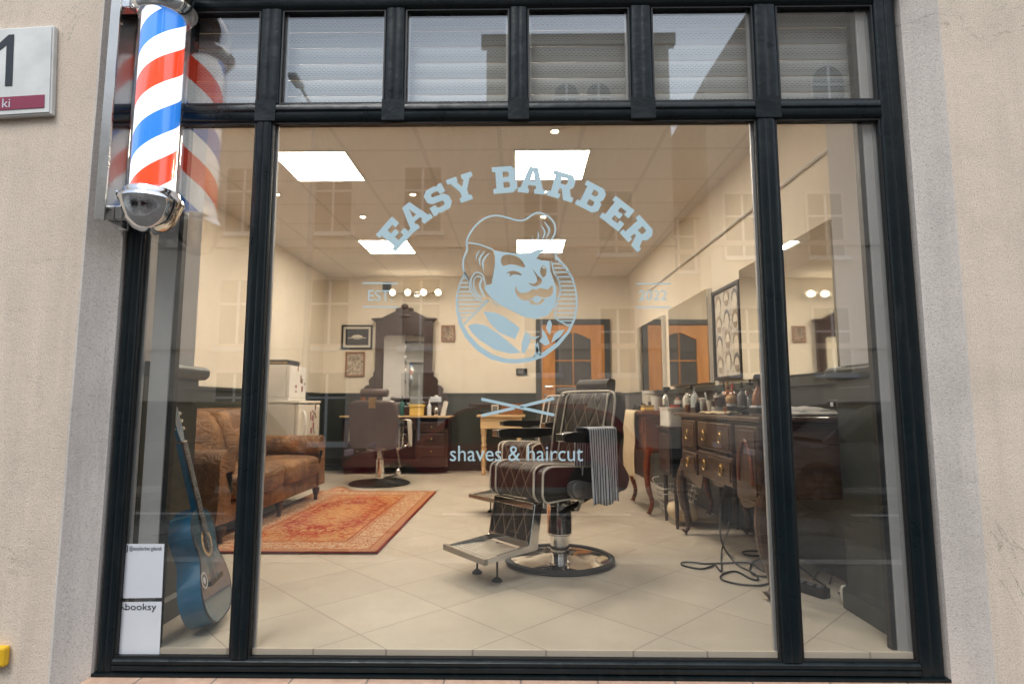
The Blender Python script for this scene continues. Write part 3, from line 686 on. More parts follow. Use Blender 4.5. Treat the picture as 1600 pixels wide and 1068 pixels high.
# ---- house number sign on the left wall
t = thing("house_number_sign", "white enamel house number sign with crimson street name band", "sign", (fy(80, 178, WY - .025).x, WY - .001, fy(80, 178, WY - .025).z)); t.rotation_euler = (0, R(-3.2), 0)
MB().box((-.62, -.022, .0), (0, 0, .40)).build("sign_box", 'signe', t, 0, .004)
MB().box((-.612, -.026, .008), (-.008, -.0225, .392)).build("face", 'signf', t, 0, .001)
MB().box((-.55, -.0285, .028), (-.028, -.0265, .085)).build("street_band", 'crimson', t, 0)
def sign_text(s, x0, z0, x1, z1, y, mt, nm, par):
    vs, fs = text_2d(s); b = MB(); b.add([(x0 + u * (x1 - x0), y, z0 + v * (z1 - z0)) for u, v in vs], fs); b.build(nm, mt, par, 0)
b = MB(); b.prism([(-.198, .135), (-.168, .135), (-.168, .365), (-.190, .365), (-.245, .315), (-.245, .285), (-.198, .322)], -.0285, -.0265, 'xz'); b.build("number", 'num', t, 0)
sign_text("ki", -.205, .038, -.172, .077, -.0295, 'sticker', "street_name", t)
t = MB().box((-.35, -.03, 0), (0, 0, .075)).build("gas_marker_plate", 'yellowp', None, 0, .01, (fy(5, 1043, WY - .03).x, WY - .001, fy(5, 1043, WY - .03).z))
tag(t, "yellow marker plate at the foot of the left wall", "plate")

# ---- barber pole
PX, PY = -1.512, 2.268
t = thing("barber_pole", "lit red white and blue striped barber pole with chrome caps", "barber pole", (PX, PY, 1.672)); t.scale = (.93, .93, 1.08)
MB().lathe([(.088, .17), (.088, .875)], n=48).build("striped_cylinder", 'pole', t, 60)
MB().lathe([(.101, .15), (.101, .88)], n=48).build("glass_tube", 'tube', t, 60)
MB().lathe([(.0, -.005), (.03, .0), (.065, .015), (.095, .045), (.112, .085), (.122, .112), (.128, .118), (.126, .130), (.116, .136), (.112, .150), (.108, .158), (.098, .160)], n=48).build("bottom_cap", 'chrome', t, 50)
MB().lathe([(.098, .862), (.108, .865), (.116, .877), (.130, .892), (.134, .907), (.124, .919), (.118, .93), (.118, .99), (.10, 1.05), (.05, 1.09), (0, 1.10)], n=48).build("top_cap", 'chrome', t, 50)
bx = -.188
b = MB(); b.box((bx, -.035, .045), (bx + .010, .108, 1.30)).build("back_plate", 'chrome', t, 0, .001)
b = MB(); b.box((bx - .030, -.045, .04), (bx + .014, -.035, 1.30)).box((bx - .030, .108, .04), (bx + .014, .118, 1.30)).build("plate_rim", 'steel', t, 0, .001)
for z_ in (.25, 1.08): MB().box((bx - .045, .075, z_), (bx - .001, .100, z_ + .05)).build("wall_arm", 'steel', t, 0)
for z_ in (.06, 1.03): MB().box((bx + .010, .02, min(z_, .93)), (bx + .105, .07, min(z_, .93) + .055)).build("bracket", 'chrome', t, 0, .004)
for z_ in (.17, .95): MB().lathe([(.0, .008), (.012, .005), (.012, 0)], (bx + .0105, .036, z_), 12, 'x').build("screw", 'chrome', t)

# ================================================================== CEILING LIGHTS
for (x_, y_, lb) in ((-1.65, 4.56, "near left square light panel in the ceiling"), (.25, 4.56, "near right square light panel in the ceiling"), (-1.65, 7.0, "far left square light panel in the ceiling"), (.25, 7.0, "far right square light panel in the ceiling")):
    t = thing("ceiling_panel_light", lb, "ceiling light", (x_, y_, ZC), 0, "square light panels in the suspended ceiling")
    f = MB(); f.prism([(-.30, -.30), (.30, -.30), (.30, .30), (-.30, .30)], -.006, 0, 'xy', [[(-.285, -.285), (-.285, .285), (.285, .285), (.285, -.285)]]); f.build("frame", 'white', t, 0)
    MB().box((-.285, -.285, -.004), (.285, .285, -.001)).build("diffuser", 'panel', t, 0)
dl = [((867, 204), "small round downlight nearest the window"), ((645, 303), "small round downlight above the S of the arched name"), ((567, 338), "small round downlight left of the second row panel"), ((432, 303), "small round downlight beside the left mullion"), ((850, 299), "small round downlight behind the letter R"), ((849, 338), "small round downlight behind the quiff of the emblem"), ((840, 406), "small round downlight farthest back behind the emblem")]
proto = None
for (p, lb) in dl:
    q = fz(p[0], p[1], ZC)
    if proto is None:
        proto = thing("downlight", lb, "downlight", (q.x, q.y, ZC), 0, "round downlights in the ceiling")
        MB().lathe([(.042, -.001), (.042, -.006), (.030, -.010), (.026, -.006)], n=20).build("bezel", 'white', proto)
        MB().lathe([(.0, -.012), (.018, -.010), (.025, -.005), (.025, -.003)], n=16).build("lens", 'spot', proto)
    else: dup(proto, (q.x, q.y, ZC), 0, lb)
t = thing("spotlight_bar", "four-lamp spotlight bar high on the back wall", "spotlight", (-1.59, YB - .002, 2.655))
MB().lathe([(0, -.03), (.05, -.028), (.06, -.001)], (0, 0, 0), 20, 'y').build("rose", 'steel', t)
MB().tube([(-.36, -.05, .01), (.36, -.05, .01)], .009).build("bar", 'steel', t)
for k in (-.34, -.11, .13, .35):
    h = MB().lathe([(.02, -.075), (.045, -.09), (.05, -.15), (.046, -.15)], (k, 0, 0), 16, 'y').tube([(k, -.05, .01), (k, -.075, 0)], .008).build("lamp_head", 'steel', t)
    MB().ball((k, -.155, 0), .04).build("bulb", 'bulb', h)
t = thing("wall_vent", "dark square vent grille at the top of the back wall", "vent", (-2.05, YB - .001, 2.76))
MB().box((-.07, -.02, -.07), (.07, 0, .08)).build("grille_frame", 'grey', t, 0, .004); MB().box((-.055, -.024, -.055), (.055, -.0205, .065)).build("grille", 'black', t, 0)
t = thing("thermostat", "small black thermostat on the back wall left of the door", "thermostat", (.02, YB - .001, 1.415))
MB().box((-.085, -.025, 0), (.085, 0, .10)).build("case", 'black', t, 0, .004); MB().box((-.06, -.027, .02), (.02, -.0255, .08)).build("display", 'grey', t, 0)

# ================================================================== BACK WALL
def picture(name, label, cat, c, w_, h_, fm, pm, y=YB, matte=0, fw=.025):
    t = thing(name, label, cat, (c[0], y - .001, c[1]))
    a, d = w_ / 2, h_ / 2
    MB().prism([(-a, -d), (a, -d), (a, d), (-a, d)], -.03, 0, 'xz', [[(-a + fw, -d + fw), (-a + fw, d - fw), (a - fw, d - fw), (a - fw, -d + fw)]]).build("frame", fm, t, 0, .003)
    MB().box((-a + fw, -.012, -d + fw), (a - fw, -.001, d - fw)).build("mount" if matte else "print", 'mat_' if matte else pm, t, 0)
    if matte: MB().box((-a + fw + matte, -.015, -d + fw + matte), (a - fw - matte, -.0125, d - fw - matte)).build("print", pm, t, 0)
    return t
t = picture("framed_picture", "black framed dark print with cream oval on the back wall", "picture", (-2.487, 1.995), .47, .37, 'black', 'darkprint', matte=.035)
MB().prism([(.085 * math.cos(a * math.pi / 12), -.0 + .035 * math.sin(a * math.pi / 12)) for a in range(24)], -.018, -.0155, 'xz').box((-.14, -.018, -.02), (.14, -.0156, -.008)).build("motif", 'mat_', t, 0)
picture("framed_picture", "brown wood framed sketch below the black framed print", "picture", (-2.503, 1.58), .295, .375, 'bwood', 'print1')
picture("framed_picture", "tiny wood framed picture right of the tall mirror", "picture", (-1.097, 2.047), .21, .255, 'bwood', 'print2')
# door
t = thing("door", "orange wooden door with dark arched glass panes in the back wall", "door", (.795, YB - .003, 0))
MB().prism([(-.56, 0), (-.56, 2.26), (.56, 2.26), (.56, 0), (.475, 0), (.475, 2.175), (-.475, 2.175), (-.475, 0)], -.05, 0, 'xz').build("architrave", M("dark_grey_paint", (.06, .062, .062), .5), t, 0, .004)
arch = [(-.27, .22), (.27, .22), (.27, 2.0)] + [(.27 - .54 * k / 12, 1.955 + .115 * math.sin(math.pi * k / 12) ** 1.3) for k in range(1, 12)] + [(-.27, 2.0)]
arch = [(-.27, .22), (.27, .22), (.27, 1.955)] + [(.27 - .54 * k / 12, 1.955 + .10 * math.sin(math.pi * k / 12) ** 1.5) for k in range(1, 12)] + [(-.27, 1.955)]
leaf = MB().prism([(-.473, .005), (.473, .005), (.473, 2.172), (-.473, 2.172)], -.035, -.001, 'xz', [arch[::-1]]).build("leaf", 'orange', t, 0, .004)
b = MB()
for k in range(36): 
    x_ = -.275 + k * .0155; b.box((x_, -.014 - .004 * (k % 2), .2), (x_ + .0155, -.004, 2.06))
b.build("curtain", 'curtain', leaf, 0)
b = MB(); b.box((-.009, -.033, .22), (.009, -.022, 2.055))
for z_ in (.62, 1.02, 1.24, 1.62): b.box((-.27, -.031, z_), (-.009, -.022, z_ + .02)).box((.009, -.031, z_), (.27, -.022, z_ + .02))
b.build("glazing_bars", 'orange', leaf, 0)
MB().tube([(-.42, -.04, 1.24), (-.42, -.075, 1.24), (-.31, -.075, 1.24)], .010).lathe([(.028, -.045), (.028, -.0355)], (-.42, 0, 1.24), 16, 'y').lathe([(.026, -.043), (.026, -.0355)], (-.42, 0, 1.10), 16, 'y').build("handle", 'steel', leaf)

# ---- vanity with tall mirror
t = thing("dressing_table", "dark antique dressing table with tall crested mirror", "dressing table", (-1.745, YB - .06, 0))
MB().box((-.78, -.42, .10), (.72, -.02, .20)).box((-.78, -.42, .2), (-.32, -.02, .78)).box((.26, -.42, .2), (.72, -.02, .78)).box((-.32, -.10, .2), (.26, -.02, .78)).box((-.78, -.42, .62), (.72, -.025, .79)).build("body", 'walnut', t, 0, .01)
MB().box((-.82, -.46, .792), (.76, -.01, .815)).build("marble_top", 'pine', t, 0, .006)
for xa in (-.74, .30):
    for z_ in (.25, .42, .59):
        o = MB().box((xa, -.436, z_), (xa + .38, -.4205, z_ + .14)).build("drawer", 'walnut', t, 0, .006)
        MB().ball((xa + .19, -.445, z_ + .07), .014).build("knob", 'brass', o)
for xa in (-.74, .34):
    o = MB().box((xa, -.30, .817), (xa + .34, -.03, .99)).box((xa - .02, -.32, .99), (xa + .36, -.02, 1.01)).build("jewel_drawer", 'walnut', t, 0, .008)
    MB().box((xa + .03, -.312, .85), (xa + .31, -.3015, .96)).build("drawer_front", 'mahog', o, 0, .004)
fr = [(-.43, .82), (-.43, 2.20), (-.47, 2.24), (-.47, 2.27), (-.34, 2.275), (-.25, 2.32), (-.15, 2.37), (-.10, 2.40), (-.06, 2.43), (0, 2.45), (.06, 2.43), (.10, 2.40), (.15, 2.37), (.25, 2.32), (.34, 2.275), (.47, 2.27), (.47, 2.24), (.43, 2.20), (.43, .82)]
hole = [(-.30, .95), (-.30, 1.97), (-.27, 2.01), (.27, 2.01), (.30, 1.97), (.30, .95)]
MB().prism(fr, -.08, -.01, 'xz', [hole]).box((-.49, -.11, 2.235), (-.30, -.012, 2.262)).box((.30, -.11, 2.235), (.49, -.012, 2.262)).box((-.40, -.10, .83), (-.33, -.0801, 2.15)).box((.33, -.10, .83), (.40, -.0801, 2.15)).build("mirror_frame", 'walnut', t, 0, .006)
MB().ball((0, -.06, 2.44), (.06, .04, .055)).ball((-.09, -.06, 2.40), (.05, .03, .03)).ball((.09, -.06, 2.40), (.05, .03, .03)).ball((0, -.075, 2.3), (.10, .02, .03)).build("carved_crest", 'walnut', t)
for sg in (-1, 1):
    sc_ = [(.43, 1.47), (.455, 1.44), (.45, 1.40), (.49, 1.37), (.52, 1.32), (.51, 1.27), (.56, 1.25), (.60, 1.20), (.59, 1.14), (.64, 1.11), (.67, 1.05), (.68, 1.02), (.43, 1.02)]
    MB().prism([(v.x * sg, v.y) for v in cr([(*p, 0) for p in sc_[:-1]], 4)] + [(.43 * sg, 1.02)], -.07, -.02, 'xz').build("scroll_ornament", 'walnut', t, 40, .008)
o = MB().box((-.30, -.004, .0), (.30, .003, 1.07)).build("mirror_glass", 'mirror', t, 0); o.location = (0, -.045, .945); o.rotation_euler = (R(-1), 0, R(6.2))

# ================================================================== generic small props
def bottle(name, label, cat, loc, r, h, mt, capmt='black', kind='pump', group=None, parts=("body", "cap")):
    t = thing(name, label, cat, loc, random.uniform(0, 6), group)
    if kind == 'jar':
        MB().lathe([(r * .9, 0), (r, h * .05), (r, h * .80), (r * .85, h * .84)], n=18).build(parts[0], mt, t)
        MB().lathe([(r * 1.03, h * .845), (r * 1.03, h), (0, h)], n=18).build(parts[1], capmt, t)
    elif kind == 'cup':
        MB().lathe([(r * .75, 0), (r * .8, h * .02), (r, h), (r * .93, h), (r * .72, h * .05), (0, h * .05)], n=18).build(parts[0], mt, t)
    elif kind == 'spray':
        MB().lathe([(r * .95, 0), (r, h * .03), (r, h * .45), (r * .8, h * .56), (r * .35, h * .66), (r * .35, h * .72)], n=18).build(parts[0], mt, t)
        MB().prism(rpoly([(-r * .5, h * .73), (r * .5, h * .73), (r * .4, h * .84), (r * 1.5, h * .88), (r * 1.7, h * .95), (r * 1.2, h), (-r * .6, h), (-r * 1.1, h * .93), (-r * .5, h * .86)], r * .2, 3), -r * .22, r * .22, 'xz').prism([(r * .45, h * .86), (r * .7, h * .86), (r * 1.0, h * .74), (r * .85, h * .73)], -r * .12, r * .12, 'xz').build("spray_head", capmt, t)
    else:
        MB().lathe([(r * .92, 0), (r, h * .03), (r, h * .55), (r * .7, h * .66), (r * .32, h * .72), (r * .32, h * .82)], n=18).build(parts[0], mt, t)
        MB().lathe([(r * .38, h * .821), (r * .38, h * .9), (r * .2, h * .92), (r * .2, h), (0, h)], n=14).build(parts[1], capmt, t)
    return t
# vanity clutter
vz = .816; vy = YB - .30
bottle("bottle", "dark green bottle on the dressing table beside the mirror", "bottle", (-1.70, vy - .1, vz), .035, .28, 'teal')
bottle("jar", "amber jar on the left of the dressing table", "jar", (-2.26, vy - .12, vz + .196), .04, .12, 'amber', 'cream', 'jar')
t = thing("brush_box", "yellow box on the dressing table behind the far chair", "box", (-1.48, vy - .12, vz)); MB().box((-.10, -.05, 0), (.10, .05, .12)).build("base", 'yellow', t, 0, .01); MB().box((-.11, -.06, .121), (.11, .06, .16)).build("lid", 'yellow', t, 0, .01)
bottle("bottle", "pale bottle right of the yellow box on the dressing table", "bottle", (-1.30, vy - .14, vz), .03, .24, 'sticker', 'white')
bottle("bottle", "short chrome bottle next to the jewel drawer", "bottle", (-1.20, vy - .15, vz), .028, .17, 'chrome', 'black')
t = thing("towel", "rolled white cloth standing at the right of the dressing table", "cloth", (-1.10, vy - .13, vz)); MB().prism(rpoly([(-.04, 0), (.03, 0), (.07, .20), (.01, .21)], .015), -.03, .03, 'xz').build("cloth", 'ptowel', t)
t = thing("tissue_box", "white tissue box on the right jewel drawer", "box", (-1.24, vy + .1, vz + .196)); MB().box((-.08, -.05, 0), (.08, .05, .075)).build("carton", 'sticker', t, 0, .006); MB().ball((0, 0, .08), (.03, .02, .02)).build("tissue", 'white', t)

# ---- pale console table
t = thing("console_table", "pale pine console table with turned legs by the back wall", "table", (-.25, 8.30, 0))
MB().box((-.36, -.20, .80), (.32, .22, .83)).build("top", 'pine', t, 0, .005)
MB().box((-.31, -.16, .64), (.27, .18, .80)).build("apron", 'pine', t, 0, .003)
MB().ball((-.02, -.17, .72), .014).build("knob", 'brass', t)
lp = [(.022, 0), (.03, .03), (.018, .06), (.03, .16), (.024, .26), (.036, .33), (.02, .36), (.034, .40), (.02, .43), (.032, .50), (.022, .53), (.036, .56), (.036, .64)]
for x_ in (-.27, .23):
    for y_ in (-.12, .14): MB().lathe(lp, (x_, y_, 0), 14).build("leg", 'pine', t)
t = thing("wooden_box", "small brown wooden box on the pale console table", "box", (-.16, 8.32, .832)); MB().box((-.12, -.1, 0), (.20, .1, .13)).build("body", 'bwood', t, 0, .006); MB().box((-.13, -.11, .131), (.21, .11, .155)).build("lid", 'bwood', t, 0, .005)
t = thing("photo_frame", "small pale framed photo standing on the console table", "frame", (-.36, 8.22, .832)); MB().box((-.05, -.01, 0), (.05, .01, .14)).build("frame", 'mat_', t, 0, .003); MB().box((-.035, -.013, .02), (.035, -.0105, .12)).build("print", 'grey', t, 0)
t = thing("hair_dryer", "black hair dryer lying on the left of the console table", "hair dryer", (-.50, 8.20, .865)); MB().lathe([(.02, -.07), (.032, -.06), (.034, .05), (.022, .10)], (0, 0, 0), 14, 'x').build("barrel", 'black', t); MB().tube([(.02, 0, -.01), (.06, -.08, -.02)], .014).build("handle", 'black', t)

# ================================================================== LEFT SIDE
# white fridge with a small fridge on it
t = thing("fridge", "white fridge with curved door handle and magnets", "fridge", (-2.99, 6.56, 0))
MB().box((0, 0, .02), (.42, .70, .985)).build("cabinet", 'cream', t, 0, .012)
MB().box((-.005, -.012, .987), (.475, .71, 1.02)).build("top", 'cream', t, 0, .01)
d = MB().box((.425, .005, .05), (.47, .695, .975)).build("door", 'cream', t, 0, .012)
MB().tube(cr([(.472, .12, .90), (.50, .11, .86), (.515, .10, .78), (.515, .10, .70), (.50, .11, .62), (.472, .12, .58)], 4), .016).build("handle", 'white', d)
def magnets(par, x, ys, zs, n, seed):
    random.seed(seed)
    for k in range(n):
        b = MB()
        y_ = random.uniform(*ys); z_ = random.uniform(*zs); s_ = random.uniform(.015, .03)
        b.box((x, y_, z_), (x + .006, y_ + s_, z_ + s_ * random.choice((1, 2.4, 3.2)))); b.build("magnet", random.choice(['bwood', 'ink', 'grey', 'crimson']), par, 0)

magnets(d, .4705, (.30, .60), (.62, .93), 7, 3); magnets(d, .4705, (.34, .55), (.60, .92), 6, 11)
for o in (6.54,): 
    for k in (0.05, .62):
        for a in (.05, .38): MB().lathe([(.02, 0), (.02, .02)], (a, k, 0), 10).build("foot", 'black', t)
t = thing("mini_fridge", "small white countertop fridge standing on the white fridge", "fridge", (-2.99, 6.60, 1.022))
MB().box((0, 0, .03), (.29, .52, .41)).build("cabinet", 'white', t, 0, .012)
MB().box((-.005, -.01, .0), (.33, .53, .028)).build("base", 'white', t, 0, .004)
d = MB().box((.293, .005, .03), (.335, .515, .405)).build("door", 'white', t, 0, .008)
magnets(d, .3355, (.15, .48), (.08, .36), 7, 8)
t = thing("tin_box", "flat dark tin with gold band on the small fridge", "tin", (-2.97, 6.63, 1.434)); MB().box((0, 0, 0), (.28, .35, .05)).build("tin", 'navy', t, 0, .01)
MB().prism([(.01, .015)] + [(.01 + .26 * k / 16, (.036, .026)[k % 2]) for k in range(17)] + [(.27, .015)], -.002, -.0005, 'xz').build("gold_band", 'gold', t, 0); MB().box((-.004, -.004, .0505), (.284, .354, .058)).build("lid", 'navy', t, 0, .003)

# ---- sofa against the left wall
t = thing("leather_sofa", "worn tan leather sofa with rolled arms and turned feet", "sofa", (-2.95, 3.98, 0))
SL = 2.12      # length along y
MB().box((.08, .06, .14), (.88, SL - .06, .28)).build("base", 'tan', t, 0, .02)
arm = [(.0, .16), (.20, .16), (.20, .50)] + [(.13 + .115 * math.cos(R(a)), .545 + .115 * math.sin(R(a))) for a in range(-35, 216, 14)] + [(.02, .46), (.02, .3)]
for s_ in (0, 1):
    pr = [((y_ - .03) if s_ == 0 else SL - (y_ - .03), z_) for y_, z_ in arm]
    MB().prism(pr, .10, .90, 'yz').build("armrest", 'tan', t, 40, .008)
for k in (0, 1):
    MB().cushion((.54, .20 + .43 + k * .86, .375), (.42, .43, .105), .33, 22, .022, k * 5).build("seat_cushion", 'tan', t, 60)
    q = MB().cushion((0, 0, 0), (.13, .44, .27), .45, 22, .025, k * 3 + 1).build("back_cushion", 'tan', t, 60); q.location = (.27, .20 + .43 + k * .86, .66); q.rotation_euler = (0, R(-16), R(3 if k else -2))
MB().prism(rpoly([(-.0, .14), (.16, .14), (.10, .92), (.02, .96), (-.04, .90)], .04), .06, SL - .06, 'xz').build("back_frame", 'tan', t, 40) if False else None
b = MB(); pr = rpoly([(0, .14), (.18, .14), (.16, .80), (.12, .93), (.03, .95), (0, .88)], .04)
b.v = []; b.prism(pr, .06, SL - .06, 'xz'); b.build("backrest", 'tan', t, 40)
for x_, y_ in ((.86, .12), (.86, 1.10), (.86, SL - .12), (.14, .12), (.14, SL - .12)):
    MB().lathe([(.014, 0), (.020, .02), (.016, .05), (.03, .09), (.036, .12), (.036, .139)], (x_, y_, 0), 14).build("leg", 'walnut', t)
# ---- rug
t = thing("persian_rug", "red and gold persian rug on the tiled floor", "rug", (-1.60, 5.225, 0))
vs = []; fs = []; nx, ny = 30, 60
for j in range(ny + 1):
    for i in range(nx + 1):
        x_ = -.66 + 1.32 * i / nx; y_ = -1.335 + 2.67 * j / ny
        h = .009 + .0015 * noise.noise(Vector((x_ * 4, y_ * 4, 0)))
        h += .05 * math.exp(-((x_ + .42) / .11) ** 2 - ((y_ - 1.32) / .14) ** 2)
        vs.append((x_, y_, h))
for j in range(ny):
    for i in range(nx): a = j * (nx + 1) + i; fs.append((a, a + 1, a + nx + 2, a + nx + 1))
o = MB().add(vs, fs).build("pile", 'rug', t, 60); q = o.modifiers.new("s", 'SOLIDIFY'); q.thickness = .008; q.offset = -1

# ---- guitar leaning in the window corner
t = thing("guitar", "blue acoustic guitar leaning in the left window corner", "guitar", (-1.335, 2.685, .0))
ol = cr([(0, 0, 0), (.10, .008, 0), (.17, .06, 0), (.19, .13, 0), (.17, .20, 0), (.125, .27, 0), (.122, .31, 0), (.14, .37, 0), (.135, .43, 0), (.09, .475, 0), (.03, .488, 0)], 5)
outl = [(p.x, p.y) for p in ol] + [(-p.x, p.y) for p in ol[::-1]][:-1]
cut = [p for p in outl]                     # cutaway on one shoulder
# local frame: u across the face, v along the neck, w = face normal
lean = R(-17); tw = R(12)
wv = Vector((math.cos(tw), math.sin(tw), 0)); vv = Vector((0, 0, 1)); uu = Vector((math.sin(tw), -math.cos(tw), 0))
rot = Matrix.Rotation(lean, 3, uu.cross(vv).cross(Vector((0, 0, 1))).normalized() if False else uu)
# lean the neck towards -X, then a little away from the window
vv = (Vector((-.270, -.055, 1))).normalized(); wv = (wv - vv * wv.dot(vv)).normalized(); uu = vv.cross(wv).normalized()
GM = Matrix((( uu.x, vv.x, wv.x, 0), (uu.y, vv.y, wv.y, 0), (uu.z, vv.z, wv.z, .035), (0, 0, 0, 1)))
def gbuild(b, nm, mt, par=t, sm=40, bev=0):
    b.v = [tuple(GM @ Vector(p)) for p in b.v]; return b.build(nm, mt, par, sm, bev)
gbuild(MB().prism(outl, -.095, 0, 'xy'), "body", 'blueg', bev=.003)
gbuild(MB().prism([(p[0] * .975, .006 + p[1] * .976) for p in outl], 0.0003, .003, 'xy'), "soundboard", 'bluef')
ed = MB().tube([(p[0], p[1], .001) for p in outl], .0032, 6, True); gbuild(ed, "edge_binding", 'ink')
circ = lambda r, n=28: [(r * math.cos(2 * math.pi * i / n), .335 + r * math.sin(2 * math.pi * i / n)) for i in range(n)]
gbuild(MB().prism(circ(.063), .0032, .0042, 'xy', [circ(.047)]), "rosette", 'pine'); gbuild(MB().prism(circ(.047), .0031, .0038, 'xy'), "sound_hole", 'ink')
gbuild(MB().prism([(-.024, .488), (.024, .488), (.021, .80), (-.021, .80)], -.022, .004, 'xy').prism([(-.03, .43), (.03, .43), (.024, .50), (-.024, .50)], -.09, -.001, 'xy'), "neck", 'blueg', bev=.003)
gbuild(MB().prism([(-.0262, .375), (.026, .375), (.0245, .80), (-.0262, .80)], .0045, .010, 'xy'), "fretboard", 'fret')
comb = [(-.0265, .378), (-.0255, .378)]
for k in range(18, 0, -1):
    yk = .80 - .60 * (1 - 2 ** (-k / 12)); comb += [(-.0255, yk), (.024, yk), (.024, yk + .0018), (-.0255, yk + .0018)]
comb += [(-.0255, .798), (-.0265, .798)]
gbuild(MB().prism(comb, .0101, .0115, 'xy'), "frets", 'steel'); gbuild(MB().box((-.0225, .800, .004), (.0225, .806, .013)), "nut", 'bone')
hd = gbuild(MB().prism([(-.022, .807), (.022, .807), (.034, .85), (.032, .965), (.015, .985), (0, .978), (-.015, .985), (-.032, .965), (-.034, .85)], -.014, .003, 'xy', [[(-.014, .85), (-.008, .85), (-.008, .95), (-.014, .95)], [(.008, .85), (.014, .85), (.014, .95), (.008, .95)]]), "headstock", 'blueg')
for s_ in (-1, 1):
    for k in range(3): gbuild(MB().tube([(s_ * .034, .865 + k * .036, -.006), (s_ * .052, .865 + k * .036, -.006), (s_ * .053, .865 + k * .036, -.006), (s_ * .066, .865 + k * .036, -.006), (s_ * .070, .865 + k * .036, -.006)], [.003, .003, .008, .009, .003], 8), "tuning_peg", 'bone', hd)
b = MB()
for k in range(6): x_ = -.017 + k * .0068; b.tube([(x_ * 1.3, .17, .012), (x_, .80, .0135)], .0007, 4)
gbuild(b, "strings", 'steel'); gbuild(MB().prism(rpoly([(-.085, .158), (.085, .158), (.085, .18), (-.085, .18)], .006), .0032, .011, 'xy'), "bridge", 'fret')
st = lambda cx_, cy_, r: [(cx_ + r * math.cos(a * math.pi / 12), cy_ + r * math.sin(a * math.pi / 12)) for a in range(24)]
gbuild(MB().prism(st(-.13, .20, .035), .0034, .0040, 'xy', [st(-.13, .20, .028)[::-1]]).prism(st(-.13, .20, .014), .0034, .0040, 'xy'), "round_sticker", 'sticker')

